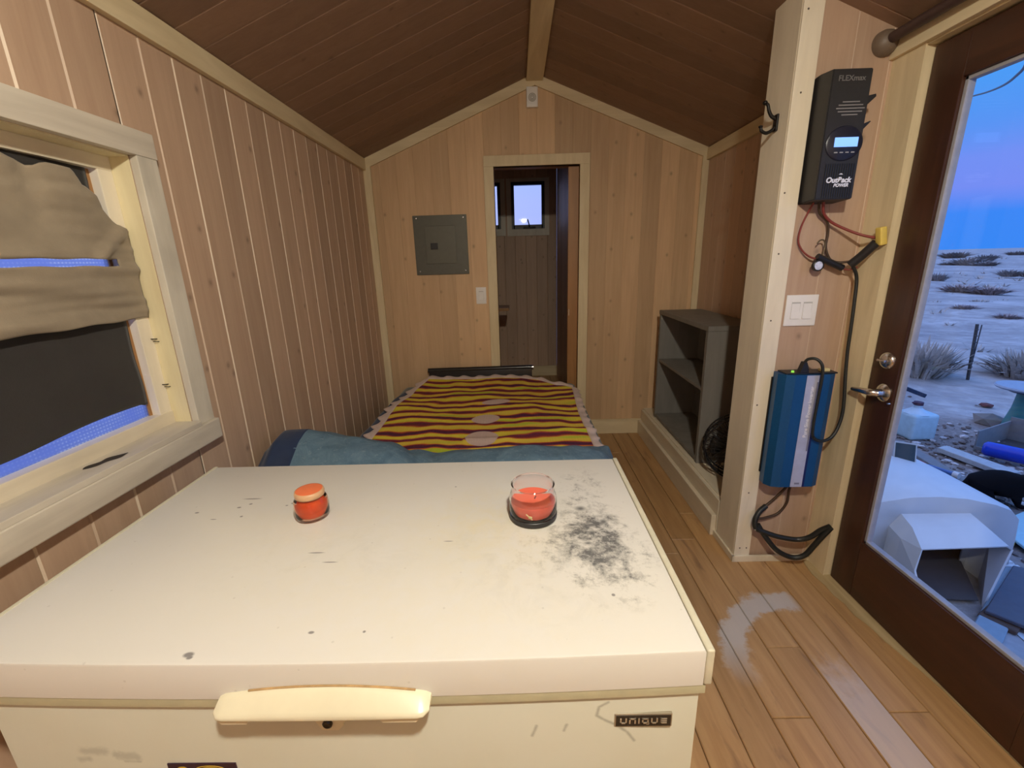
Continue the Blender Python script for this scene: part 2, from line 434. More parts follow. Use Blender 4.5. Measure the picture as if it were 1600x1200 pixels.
# floor boards (satin, with worn streaks, a paint arc and a pale strip)
def floor_mat():
    m = NT('satin_orange_floorboards'); at = m.n('ShaderNodeAttribute', attribute_name='bid'); b = at.outputs['Fac']
    pos = m.n('ShaderNodeNewGeometry').outputs['Position']
    off = m.n('ShaderNodeCombineXYZ'); m.l(m.math('MULTIPLY', b, 23.0), off.inputs[1])
    ad = m.n('ShaderNodeVectorMath', operation='ADD'); m.l(pos, ad.inputs[0]); m.l(off.outputs[0], ad.inputs[1])
    mp = m.n('ShaderNodeMapping'); m.l(ad.outputs[0], mp.inputs[0]); mp.inputs['Scale'].default_value = (22, 1.6, 1)
    g = m.noise(mp.outputs[0], 1.5, 5, .55, .4)
    c = m.ramp(g, [(.3, (.42, .235, .095)), (.7, (.57, .345, .155))])
    c = m.mix(1.0, c, m.ramp(b, [(0, .86), (1, 1.10)]), 'MULTIPLY')
    # dark worn streaks
    mp2 = m.n('ShaderNodeMapping'); m.l(pos, mp2.inputs[0]); mp2.inputs['Scale'].default_value = (9, 2.2, 1)
    d = m.noise(mp2.outputs[0], 1.6, 4, .6, .8)
    c = m.mix(m.math('MULTIPLY', m.ramp(d, [(.60, 0.0), (.72, 1.0)]), .5), c, (.17, .085, .05))
    sx = m.n('ShaderNodeSeparateXYZ'); m.l(pos, sx.inputs[0]); X, Y = sx.outputs[0], sx.outputs[1]
    wn = m.noise(m.coord('Position', (5, 5, 5)), 3, 4, .7); w2 = m.math('SUBTRACT', wn, .5)
    # arc of grey-white paint: ring centred (1.10,1.22) radius .30, left and upper part only
    dx = m.math('SUBTRACT', X, 1.085); dy = m.math('SUBTRACT', Y, 1.20)
    r = m.math('SQRT', m.math('ADD', m.math('MULTIPLY', dx, dx), m.math('MULTIPLY', dy, dy)))
    r = m.math('ADD', r, m.math('MULTIPLY', w2, .10))
    ring = m.ramp(m.math('ABSOLUTE', m.math('SUBTRACT', r, .325)), [(.035, 1.0), (.055, 0.0)])
    side = m.math('MULTIPLY', m.ramp(dx, [(0.03, 1.0), (.06, 0.0)]), m.ramp(m.math('ADD', dy, .5), [(.44, 0.0), (.62, 1.0)]))
    ring = m.math('MULTIPLY', ring, m.math('MULTIPLY', side, .72))
    # pale strip of one board
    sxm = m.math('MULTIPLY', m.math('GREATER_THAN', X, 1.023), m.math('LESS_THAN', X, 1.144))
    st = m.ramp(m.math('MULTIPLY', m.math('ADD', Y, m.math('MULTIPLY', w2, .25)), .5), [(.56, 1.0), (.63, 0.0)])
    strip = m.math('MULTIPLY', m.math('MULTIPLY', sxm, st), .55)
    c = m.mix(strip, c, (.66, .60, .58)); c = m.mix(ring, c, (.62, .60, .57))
    m.col(c); m.set(Roughness=m.ramp(g, [(.3, .40), (.7, .5)])); m.bump(g, .06, .002); return m.m
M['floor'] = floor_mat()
def floor():
    bm = nb(); bids = []; rnd = random.Random(11); w = .125; x = .768 - w * 16
    seams = {.893: [1.30], .768: [1.042], 1.143: [1.055]}
    while x < XR + .02:
        key = [k for k in seams if abs(k - x) < .01]
        ys = sorted(set([YB, 5.45] + (seams[key[0]] if key else []) + [y for y in (YB + rnd.uniform(.3, 1.2), YB + 1.6 + rnd.uniform(0, .6), rnd.uniform(1.7, 2.4), rnd.uniform(3, 4))]))
        for a, b in zip(ys, ys[1:]):
            rv = rnd.random(); g = .0012
            x0, x1 = x + g, x + w - g; a0, b0 = a + g, b - g; h = .0025
            top = [bm.verts.new(p) for p in ((x0 + h, a0 + h, 0), (x1 - h, a0 + h, 0), (x1 - h, b0 - h, 0), (x0 + h, b0 - h, 0))]
            lo = [bm.verts.new(p) for p in ((x0, a0, -.003), (x1, a0, -.003), (x1, b0, -.003), (x0, b0, -.003))]
            bt = [bm.verts.new(p) for p in ((x0, a0, -.02), (x1, a0, -.02), (x1, b0, -.02), (x0, b0, -.02))]
            bm.faces.new(top); bm.faces.new(bt[::-1]); bids += [rv, rv]
            for A, B in ((lo, top), (bt, lo)):
                for i in range(4): bm.faces.new((A[i], A[(i + 1) % 4], B[(i + 1) % 4], B[i])); bids.append(rv)
        x += w
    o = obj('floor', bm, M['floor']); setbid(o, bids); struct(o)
    s = obj('floor_underlay', box((XL - .15, YB - .1, -.06), (1.5, 5.5, -.018)), plain('dark_gap', (.12, .065, .03), .9)); struct(s)
floor()

# ---- trims
def sloped_trim(x0, x1, y0, y1, drop, m, name):
    bm = nb()
    prism(bm, [(x0, y0, roof_z(x0) - drop), (x1, y0, roof_z(x1) - drop), (x1, y0, roof_z(x1)), (x0, y0, roof_z(x0))], (0, y1 - y0, 0))
    return struct(obj(name, bm, m))
sloped_trim(XL, APX, YF - .018, YF, .068, M['trim_x'], 'trim_2')
sloped_trim(APX, XRW, YF - .018, YF, .068, M['trim_x'], 'trim_3')
struct(obj('trim_4', box((XL, YF - .02, 0), (XL + .052, YF, EZ - .04), .001), M['trim_z']))          # corner board
struct(obj('trim_5', box((XL, YB, EZ - .072), (XL + .022, YF - .018, EZ + .004), .002), M['trim_y']))       # left eave board
struct(obj('trim_15', box((XRW - .045, YF - .017, .212), (XRW, YF, roof_z(XRW) - .04), .001), M['trim_z']))
struct(obj('trim_6', box((XRW - .02, 1.96, roof_z(XRW) - .075), (XRW, YF - .018, roof_z(XRW) + .0), .002), M['trim_y']))
struct(obj('trim_7', box((APX - .056, YB, APZ - .045), (APX + .056, YF - .018, APZ - .016), .002), M['trim_y']))  # ridge board
# door head trim
struct(obj('trim_8', box((XR - .018, YB, 2.045), (XR, 1.80, 2.135), .002), M['trim_y']))
struct(obj('trim_9', box((XR - .004, 1.668, 0), (XR, 1.80, 2.045)), M['trim_z']))
# far doorway casing
def casing(x0, x1, zt, y, w=.07, d=.018):
    bm = nb(); bx(bm, (x0 - w, y - d, 0), (x0, y, zt), .0015); bx(bm, (x1, y - d, 0), (x1 + w, y, zt), .0015); bx(bm, (x0 - w, y - d - .001, zt), (x1 + w, y, zt + w), .0015); return bm
struct(obj('trim_10', casing(DX0, DX1, DZ, YF), M['trim_z']))
def jamb2():
    bm = nb(); bx(bm, (DX0 - .002, YF - .002, 0), (DX0, YF + .12, DZ)); bx(bm, (DX1, YF - .002, 0), (DX1 + .002, YF + .12, DZ)); bx(bm, (DX0, YF - .002, DZ), (DX1, YF + .12, DZ + .004)); return bm
struct(obj('trim_11', jamb2(), M['slab']))
struct(obj('baseboard_far', box((DX1 + .07, YF - .016, 0), (XRW, YF, .125), .003), M['trim_x']))
struct(obj('baseboard_far_left', box((XL + .05, YF - .016, 0), (DX0 - .07, YF, .125), .003), M['trim_x']))

# ---- raised curb in the alcove
def curb():
    bm = nb()
    bx(bm, (1.0, 1.975, 0), (1.026, YF - .016, .205), .003)     # face board
    bx(bm, (.975, 1.985, 0), (1.0, YF - .016, .118), .004)      # lower base step
    return bm
struct(obj('baseboard_alcove', curb(), M['white_trim_y']))
struct(obj('floor_alcove_platform', box((1.02, 1.96, .10), (XRW, YF, .212)), M['white_trim_y']))

# ---- far little room
boards('wall_back_room', M['pine'], -1.07, .487, .126, Z0, lambda u: roof_z(u), lambda u, n, z: (u, 5.37 + n, z), holes=[(-.012, .324, 1.795, 2.241), (-.62, -.180, 1.80, 2.24)], phase=0)
boards('wall_back_room_right', M['pine'], 3.43, 5.37, .126, Z0, lambda u: roof_z(.487), lambda u, n, z: (.487 + n, u, z), phase=0)
boards('wall_back_room_left', M['pine'], 3.43, 5.37, .126, Z0, lambda u: EZ, lambda u, n, z: (XL - n, u, z), phase=0)
struct(obj('baseboard_back_room', box((-1.07, 5.355, 0), (.487, 5.37, .125), .002), M['trim_x']))
def small_window(name, x0, x1, z0, z1):
    w = thing(name, None, None, ((x0 + x1) / 2, 5.37, z0), kind='structure'); y = 5.37
    bm = nb(); cw = .075
    bx(bm, (x0 - cw, y - .016, z0 - .11), (x1 + cw, y, z0 - .035)); bx(bm, (x0 - cw, y - .016, z0 - .035), (x0 - .02, y, z1 + .06)); bx(bm, (x1 + .02, y - .016, z0 - .035), (x1 + cw, y, z1 + .06)); bx(bm, (x0 - .02, y - .016, z1 + .02), (x1 + .02, y, z1 + .06))
    obj('casing', bm, M['casing'], w)
    bm = nb(); f = .022
    bx(bm, (x0 - f, y - .02, z0 - f - .012), (x0 + .012, y + .03, z1 + f)); bx(bm, (x1 - .012, y - .02, z0 - f - .012), (x1 + f, y + .03, z1 + f)); bx(bm, (x0, y - .02, z0 - f - .012), (x1, y + .03, z0 + .01)); bx(bm, (x0, y - .02, z1 - .012), (x1, y + .03, z1 + f))
    obj('sash', bm, M['black_plastic'], w)
    obj('pane', box((x0, y + .01, z0), (x1, y + .014, z1)), M['pane'], w)
    return w
w2 = small_window('window_2', -.012, .324, 1.795, 2.241)
bm = nb(); tube(bm, [(.17, 5.34, 1.775), (.165, 5.30, 1.80), (.155, 5.30, 1.835), (.15, 5.31, 1.86)], .007); bx(bm, (.10, 5.325, 1.762), (.24, 5.35, 1.782), .003)
ck = obj('crank_handle', bm, M['black_metal'], w2, smooth=40)
small_window('window_4', -.62, -.180, 1.80, 2.24)
# sliding door edge showing in the opening
d2 = thing('door_2', 'orange-brown wooden pocket door half drawn out of the far doorway', None, (.6, YF + .05, 0), kind='structure')
obj('slab', box((.398, YF + .045, .006), (.486, YF + .085, DZ - .004), .002), M['slab'], d2)
obj('pull_plate', box((.404, YF + .0435, .98), (.410, YF + .0445, 1.03)), M['chrome'], d2)
tag(obj('counter_shelf', box((XL, 4.40, .925), (-.078, 4.72, .955), .004), M['slab']), 'wooden shelf end jutting out behind the far doorway edge', 'shelf')

# ------------------------------------------------------------------ WINDOW 1 (left)
def window1():
    w = thing('window_1', None, None, (XL, (WY0 + WY1) / 2, WZ0), kind='structure')
    cx0, cx1 = XL, XL + .022
    obj('casing', box((cx0, WY1, WZ0 - .014), (cx1, WY1 + .072, WZ1), .002), M['casing'], w)
    obj('casing', box((cx0, WY0 - .072, WZ0 - .014), (cx1, WY0, WZ1), .002), M['casing'], w)
    obj('head_casing', box((cx0, WY0 - .072, WZ1), (cx1 + .002, WY1 + .074, WZ1 + .068), .002), M['casing_y'], w)
    # stool + apron
    bm = nb(); bx(bm, (XL - .085, WY0 + .001, WZ0 - .014), (cx1 + .012, WY1 - .0045, WZ0 + .0022), .0015); bx(bm, (XL, WY0 - .075, WZ0 - .082), (cx1 + .014, WY1 + .076, WZ0 - .014), .004)
    obj('window_sill', bm, M['casing_y'], w)
    # scorch / gouge on the sill: shallow dark hollow with ragged ends
    bm = nb(); pts = []
    for i in range(26):
        t = i / 25; y = .985 + .100 * t; ww = .015 * sin(pi * t) ** .6 * (1 + .35 * sin(11 * t)) + .001
        pts.append((y, ww))
    poly = [(XL - .012 - ww + .28 * (y - 1.03), y, WZ0 + .0028) for y, ww in pts] + [(XL - .012 + ww * .8 + .28 * (y - 1.03), y, WZ0 + .0028) for y, ww in reversed(pts)]
    f = bm.faces.new([bm.verts.new(p) for p in poly]); bmesh.ops.triangulate(bm, faces=[f])
    obj('rotten_gouge', bm, plain('charred_wood', (.03, .022, .018), .9), w)
    # reveal lining
    bm = nb(); bx(bm, (XL - .14, WY1 - .004, WZ0), (XL, WY1, WZ1)); bx(bm, (XL - .14, WY0, WZ0), (XL, WY0 + .004, WZ1)); bx(bm, (XL - .14, WY0, WZ1 - .004), (XL, WY1, WZ1))
    obj('reveal', bm, M['reveal'], w)
    # sash
    X0, X1 = XL - .10, XL - .055; sw = .05
    bm = nb(); bx(bm, (X0, WY1 - sw, WZ0), (X1, WY1 - .004, WZ1), .002); bx(bm, (X0, WY0, WZ0), (X1, WY0 + sw, WZ1), .002)
    obj('sash_stile', bm, M['white_trim'], w)
    bm = nb(); bx(bm, (X0 - .001, WY0, WZ0), (X1 + .004, WY1 - .004, WZ0 + .042), .002); bx(bm, (X0 - .001, WY0, WZ1 - .042), (X1 + .001, WY1 - .004, WZ1 - .004), .002)
    obj('sash_rail', bm, M['white_trim_y'], w)
    obj('wood_edge', box((X0 + .004, WY1 - sw - .009, WZ0 + .042), (X0 + .02, WY1 - sw, WZ1 - .042)), M['slab'], w)
    obj('pane', box((X0 + .004, WY0 + sw, WZ0 + .04), (X0 + .008, WY1 - sw, WZ1 - .04)), M['pane'], w)
    # staples / nails on the reveal
    bm = nb()
    for z in (1.20, 1.055):
        tube(bm, [(XL - .045, WY1 - .005, z), (XL - .047, WY1 - .014, z + .001), (XL - .062, WY1 - .016, z + .002)], .0016, 6, 3)
        tube(bm, [(XL - .04, WY1 - .005, z - .008), (XL - .042, WY1 - .012, z - .007), (XL - .052, WY1 - .013, z - .006)], .0012, 6, 3)
    for z in (1.335, 1.325):
        tube(bm, [(XL - .06, WY1 - .005, z), (XL - .064, WY1 - .012, z), (XL - .075, WY1 - .013, z)], .0013, 6, 3)
    obj('bent_nails', bm, M['black_metal'], w)
window1()
# bubble wrap glowing with the dusk light behind the cloths
def bubble_mat():
    m = NT('bubble_wrap'); v = m.coord('Position', (1, 1, 1))
    vo = m.n('ShaderNodeTexVoronoi', feature='F1'); m.l(m.coord('Position', (1, 105, 105), (0, 0, 0)), vo.inputs['Vector']); vo.inputs['Randomness'].default_value = 0.0; vo.inputs['Scale'].default_value = 1
    nz = m.noise(m.coord('Position', (1, 9, 16)), 1.4, 3)
    c = m.mix(m.ramp(vo.outputs['Distance'], [(.18, 1.0), (.36, 0.0)]), (.56, .63, .86), (1.0, 1.0, 1.0))
    c = m.mix(m.ramp(nz, [(.42, 0.0), (.56, .75)]), c, (.55, .62, .88))
    tr = m.n('ShaderNodeBsdfTranslucent'); tp = m.n('ShaderNodeBsdfTransparent'); m.l(c, tr.inputs[0]); m.l(c, tp.inputs[0])
    mx = m.n('ShaderNodeMixShader'); mx.inputs[0].default_value = .5; m.l(tr.outputs[0], mx.inputs[1]); m.l(tp.outputs[0], mx.inputs[2])
    m.bump(vo.outputs['Distance'], .5, .003); m.l(mx.outputs[0], m.out.inputs[0]); return m.m
o = obj('bubble_wrap', box((XL - .0855, WY0 + .05, WZ0 + .044), (XL - .082, WY1 - .062, WZ1 - .05)), bubble_mat())
tag(o, 'clear bubble wrap sheet against the left window pane, below the dark cloth', 'bubble wrap')
def cloth_mat(name, c, bumpS=.25, w=.12):
    m = NT(name); v = m.coord('Object', (1, 1, 1)); n1 = m.noise(m.coord('Object', (300, 300, 300)), 1.5, 2); n2 = m.noise(v, 9, 4, .6)
    cc = m.mix(1.0, c, m.ramp(n2, [(.3, 1 - w), (.7, 1 + w)]), 'MULTIPLY'); m.col(cc); m.set(Roughness=.9)
    m.bump(m.math('ADD', m.math('MULTIPLY', n1, .3), n2), bumpS, .004); m.p.inputs['Sheen Weight'].default_value = .15
    return m.m
def dark_cloth():
    bm = nb()
    def f(u, v):
        y = WY0 + .02 + (WY1 - .066 - WY0 - .02) * u
        zb = 1.010 + .008 * sin(u * 9) * (u < .98); zt = 1.675
        z = zb + (zt - zb) * v
        return (XL - .0735 + .0035 * sin(y * 17 + 2 * v) + .002 * sin(z * 31), y, z)
    grid(bm, 60, 84, f)
    kill = [q for q in bm.faces if .93 < q.calc_center_median().y < 1.272 and 1.414 < q.calc_center_median().z < 1.442]
    bmesh.ops.delete(bm, geom=kill, context='FACES')
    return bm
o = obj('dark_window_cloth', dark_cloth(), cloth_mat('charcoal_fleece', (.020, .017, .015)), smooth=80, solid=.002)
tag(o, 'dark charcoal cloth covering most of the left window, under the tan cloth', 'cloth')
def tan_cloth():
    bm = nb(); y0, y1 = WY0 - .03, 1.325
    NU, NV = 90, 70; zb, zt = 1.268, 1.672
    def top(y):     # top outline: two peaks pinned up with a dip, then falls to the right edge
        pts = [(y0, 1.665), (1.02, 1.672), (1.075, 1.655), (1.10, 1.645), (1.125, 1.657), (1.18, 1.655), (1.215, 1.62), (1.30, 1.53), (1.325, 1.515)]
        for (a, za), (b, zb_) in zip(pts, pts[1:]):
            if a <= y <= b:
                t = (y - a) / (b - a); t = t * t * (3 - 2 * t); return za + (zb_ - za) * t
        return pts[-1][1]
    V = {}
    def slit(y, j): return .93 < y < 1.262 and 34 <= j < 37
    def pos(i, j):
        u, v = i / NU, j / NV; y = y0 + (y1 - y0) * u; t = top(y); b = zb + .006 * sin(y * 40) * .3 + .012 * (1 - u) * 0
        # rows placed so that two of them bound the slit
        z = b + (1.4185 - b) * j / 34 if j <= 34 else (1.4185 + .0185 * (j - 34) / 3 if j <= 37 else 1.437 + (t - 1.437) * (j - 37) / (NV - 37))
        z += .0012 * sin(y * 50) * (34 <= j <= 37)
        ed = 1 if u < .93 else 1 - (u - .93) / .07 * .4
        x = XL - .050 + .016 * math.exp(-((z - 1.455 - .10 * (y - 1.2)) / .05) ** 2) * (.6 + .4 * sin(y * 13))
        x += .006 * sin(z * 58 + 4 * sin(y * 5)) * max(0, min(1, (1.41 - z) / .04)) + .011 * mnoise.noise(Vector((y * 2.2, z * 26, 3))) + .005 * mnoise.noise(Vector((y * 6, z * 50, 8)))
        x += .014 * math.exp(-((y - 1.09) / .022) ** 2) * max(0, min(1, (z - 1.5) / .08)) * -1
        x += .012 * sin(y * 21 + z * 9) * max(0, min(1, (z - 1.46) / .1))
        # diagonal fold to the pinned right corner
        dfold = (z - 1.45) - (y - 1.22) * .75
        x += .015 * math.exp(-(dfold / .018) ** 2) * (1 if 1.17 < y else 0) * min(1, max(0, (y - 1.17) / .04))
        return Vector((max(x, XL - (.062 if y < 1.262 else .062 - min(1, (y - 1.262) / .015) * .012)), y, z))
    for i in range(NU + 1):
        for j in range(NV + 1): V[i, j] = bm.verts.new(pos(i, j))
    for i in range(NU):
        for j in range(NV):
            q = (V[i, j], V[i + 1, j], V[i + 1, j + 1], V[i, j + 1]); c = sum((p.co for p in q), Vector()) / 4
            if slit(c.y, j): continue
            bm.faces.new(q)
    return bm
o = obj('tan_window_cloth', tan_cloth(), cloth_mat('tan_canvas', (.29, .235, .165), .3), smooth=80, solid=.0025)
tag(o, 'rumpled tan cloth pinned across the upper left window with a slit', 'cloth')

# ------------------------------------------------------------------ DOOR 1
def door1():
    d = thing('door_1', 'dark mahogany glazed door with a full-height glass pane', None, (1.376, 1.66, 0), kind='structure')
    X0, X1 = 1.376, 1.418; y0, y1 = .806, 1.664; gy0, gy1 = .93, 1.545; gz0, gz1 = .262, 1.905; z0, z1 = .006, 2.033
    bm = nb(); bx(bm, (X0, gy1, z0), (X1, y1, z1), .003); bx(bm, (X0, y0, z0), (X1, gy0, z1), .003); obj('door_stile', bm, M['dark_door'], d)
    mm = wood('dark_mahogany_rail', (.032, .011, .006), (.066, .024, .011), 1, rough=.35, bid=0, grain=.6)
    bm = nb(); bx(bm, (X0 + .0005, gy0, z0), (X1, gy1, gz0), .003); bx(bm, (X0 + .0005, gy0, gz1), (X1, gy1, z1), .003); obj('door_rail', bm, mm, d)
    # grey-blue glazing bead
    bm = nb(); b = .012
    for lo, hi in (((X0 + .01, gy1 - b, gz0), (X1 - .008, gy1, gz1)), ((X0 + .01, gy0, gz0), (X1 - .008, gy0 + b, gz1)), ((X0 + .01, gy0, gz0), (X1 - .008, gy1, gz0 + b)), ((X0 + .01, gy0, gz1 - b), (X1 - .008, gy1, gz1))): bx(bm, lo, hi, .002)
    obj('glazing_bead', bm, plain('grey_vinyl', (.34, .34, .38), .5), d)
    obj('pane', box((X0 + .018, gy0 + b, gz0 + b), (X0 + .023, gy1 - b, gz1 - b)), M['pane'], d)
    # deadbolt
    bm = nb(); lathe(bm, [(0, -.016), (.018, -.0155), (.026, -.012), (.0315, -.006), (.0325, 0)], (X0, 1.598, 1.007), 36, 'X'); bx(bm, (X0 - .030, 1.580, 1.002), (X0 - .014, 1.616, 1.012), .003)
    obj('deadbolt', bm, M['chrome'], d, smooth=40)
    # handle: rose + lever pointing to the hinge-free edge
    bm = nb(); lathe(bm, [(0, -.03), (.014, -.03), (.016, -.014), (.028, -.009), (.034, -.003), (.034, 0)], (X0, 1.588, .885), 36, 'X')
    lv = nb(); tube(lv, [(X0 - .03, 1.580, .886), (X0 - .048, 1.592, .887), (X0 - .052, 1.622, .884), (X0 - .050, 1.655, .879), (X0 - .048, 1.678, .876)], .013, 14, 6, taper=(1.15, .62))
    h = obj('door_handle', merge(bm, lv), M['chrome'], d, smooth=40)
    bm = nb(); lathe(bm, [(0, -.009), (.004, -.008), (.005, 0)], (X0, 1.553, .853), 12, 'X'); obj('latch_pin', bm, M['chrome'], d, smooth=40)
    # hinged stop strip of the outer frame, seen through the glass
    bm = nb(); bx(bm, (1.425, 1.655, 0), (1.515, 1.672, 2.04), .002); bx(bm, (1.425, .80, 2.02), (1.515, 1.672, 2.04)); bx(bm, (1.425, .80, 0), (1.515, .817, 2.04))
    obj('outer_door_frame', bm, plain('weathered_grey_frame', (.42, .40, .44), .6), None); struct(bpy.data.objects['outer_door_frame'])
    bpy.data.objects['outer_door_frame'].name = 'trim_12'
    bm = nb(); bx(bm, (1.49, 1.648, 1.215), (1.512, 1.656, 1.275), .002); o = obj('trim_13', bm, M['black_metal']); struct(o, 'dark strike plate on the outer door frame')
door1()
# threshold with torn pale edge
def threshold():
    bm = nb(); L = [(1.79, 1.325), (1.74, 1.315), (1.68, 1.305), (1.61, 1.315), (1.55, 1.312), (1.50, 1.322), (1.44, 1.318), (1.38, 1.335), (1.32, 1.338), (1.26, 1.350), (1.20, 1.362), (1.12, 1.372), (.95, 1.376), (.80, 1.378)]
    poly = [(x, y, .0005) for y, x in L] + [(1.50, .80, .0005), (1.50, 1.79, .0005)]
    prism(bm, poly, (0, 0, .004)); return bm
struct(obj('trim_14', threshold(), wood('worn_threshold', (.38, .27, .13), (.58, .46, .26), 1, rough=.7, bid=0, blotch=.4)), 'torn pale threshold strip under the glass door')

# curtain rod
def rod():
    t = thing('curtain_rod', 'dark wooden curtain rod in a round socket above the glass door', 'curtain rod', (1.30, 1.79, 2.09))
    bm = nb(); tube(bm, [(1.303, 1.775, 2.100), (1.303, -.9, 2.100)], .017, 16, smooth=False); obj('rod', bm, plain('dark_wood_rod', (.060, .032, .028), .5), t, smooth=40)
    sm = plain('taupe_socket', (.17, .125, .09), .5)
    bm = nb(); lathe(bm, [(0, -.040), (.015, -.040), (.022, -.036), (.034, -.028), (.040, -.014), (.041, 0)], (1.303, 1.799, 2.095), 32, 'Y'); obj('rod_socket', bm, sm, t, smooth=50)
    bm = nb(); lathe(bm, [(0, -.040), (.022, -.036), (.034, -.028), (.040, -.014), (.041, 0)], (1.303, -.9, 2.095), 32, '-Y'); bx(bm, (1.29, -.9, 2.08), (1.35, -.86, 2.11)); obj('rod_socket', bm, sm, t, smooth=50)
rod()

# ------------------------------------------------------------------ FREEZER
def lid_mat():
    m = NT('stained_freezer_lid'); pos = m.n('ShaderNodeNewGeometry').outputs['Position']; sx = m.n('ShaderNodeSeparateXYZ'); m.l(pos, sx.inputs[0]); X, Y = sx.outputs[0], sx.outputs[1]
    def blob(cx, cy, rx, ry, soft=1.0):
        a = m.math('DIVIDE', m.math('SUBTRACT', X, cx), rx); b = m.math('DIVIDE', m.math('SUBTRACT', Y, cy), ry)
        d = m.math('SQRT', m.math('ADD', m.math('MULTIPLY', a, a), m.math('MULTIPLY', b, b)))
        return m.ramp(d, [(0, 1.0), (1.0, 0.0)] if soft == 1 else [(soft, 1.0), (1.0, 0.0)])
    v = m.coord('Position', (1, 1, 1))
    fine = m.noise(v, 75, 9, .85, .1); mid = m.noise(v, 24, 5, .65, .3); soft = m.noise(v, 4, 4, .6)
    # mildew: main cloud, upper smudge, blobs
    cloud = m.math('ADD', m.math('ADD', blob(.165, .735, .12, .16), m.math('MULTIPLY', blob(.145, .86, .11, .12), .8)), m.math('ADD', m.math('MULTIPLY', blob(.16, 1.02, .11, .12), .45), m.math('MULTIPLY', blob(.06, .76, .16, .14), .3)))
    k = m.math('ADD', m.math('MULTIPLY', fine, .5), m.math('MULTIPLY', mid, .5))
    mil = m.math('ADD', k, m.math('MULTIPLY', cloud, .15))
    mil = m.math('MULTIPLY', m.ramp(mil, [(.545, 0.0), (.62, .35), (.70, .9)]), m.ramp(cloud, [(.02, 0.0), (.35, 1.0)]))
    dark = m.math('ADD', blob(.137, .905, .022, .018), m.math('ADD', blob(.15, .838, .035, .016), blob(.18, .85, .018, .018)))
    dark = m.math('ADD', dark, m.math('ADD', blob(.135, .775, .018, .010), blob(.11, .84, .022, .010)))
    dark = m.math('MULTIPLY', m.ramp(m.math('MULTIPLY', dark, m.math('ADD', k, .45)), [(.2, 0.0), (.8, 1.0)]), .85)
    base = m.mix(m.ramp(soft, [(.35, 0.0), (.7, .5)]), (.74, .725, .69), (.72, .705, .64))
    yel = m.math('MULTIPLY', m.math('ADD', m.math('ADD', blob(-.05, .86, .22, .22), m.math('MULTIPLY', blob(-.45, .85, .4, .3), .35)), m.math('MULTIPLY', blob(-.1, .6, .5, .2), .35)), m.ramp(mid, [(.35, .2), (.65, 1.0)]))
    c = m.mix(m.math('MULTIPLY', yel, .6), base, (.74, .66, .42))
    gr = m.math('MULTIPLY', m.ramp(m.noise(v, 14, 6, .7, .5), [(.5, 0.0), (.68, 1.0)]), m.math('ADD', m.math('MULTIPLY', blob(.05, .74, .28, .22), .35), m.math('MULTIPLY', blob(-.4, .75, .3, .15), .2)))
    c = m.mix(gr, c, (.40, .41, .40))
    c = m.mix(m.math('MAXIMUM', mil, dark), c, (.075, .08, .088))
    # chips, scuffs and specks
    marks = [(-.68, .98, .028, .003), (-.67, .955, .005, .004), (-.69, .94, .006, .004), (-.34, .56, .006, .0035), (-.51, .522, .010, .006), (-.505, .517, .006, .004), (-.565, .955, .005, .004), (-.575, .945, .004, .003), (-.66, .90, .004, .004), (-.155, .79, .012, .0016), (-.42, .76, .02, .002), (-.38, .73, .018, .0018), (.155, .63, .004, .004), (-.17, 1.02, .003, .003), (-.78, .92, .006, .004), (-.72, .89, .009, .002), (-.255, .56, .003, .003)]
    mk = None
    for cx, cy, rx, ry in marks:
        b = blob(cx, cy, rx, ry, .55); mk = b if mk is None else m.math('MAXIMUM', mk, b)
    c = m.mix(m.math('MULTIPLY', mk, .75), c, (.10, .09, .10))
    sp = m.n('ShaderNodeTexVoronoi', feature='F1'); m.l(v, sp.inputs['Vector']); sp.inputs['Scale'].default_value = 26
    spk = m.math('MULTIPLY', m.ramp(sp.outputs['Distance'], [(.04, 1.0), (.07, 0.0)]), .22); c = m.mix(spk, c, (.3, .28, .25))
    m.col(c); m.set(Roughness=.38); m.bump(m.noise(v, 60, 3), .03, .002); return m.m
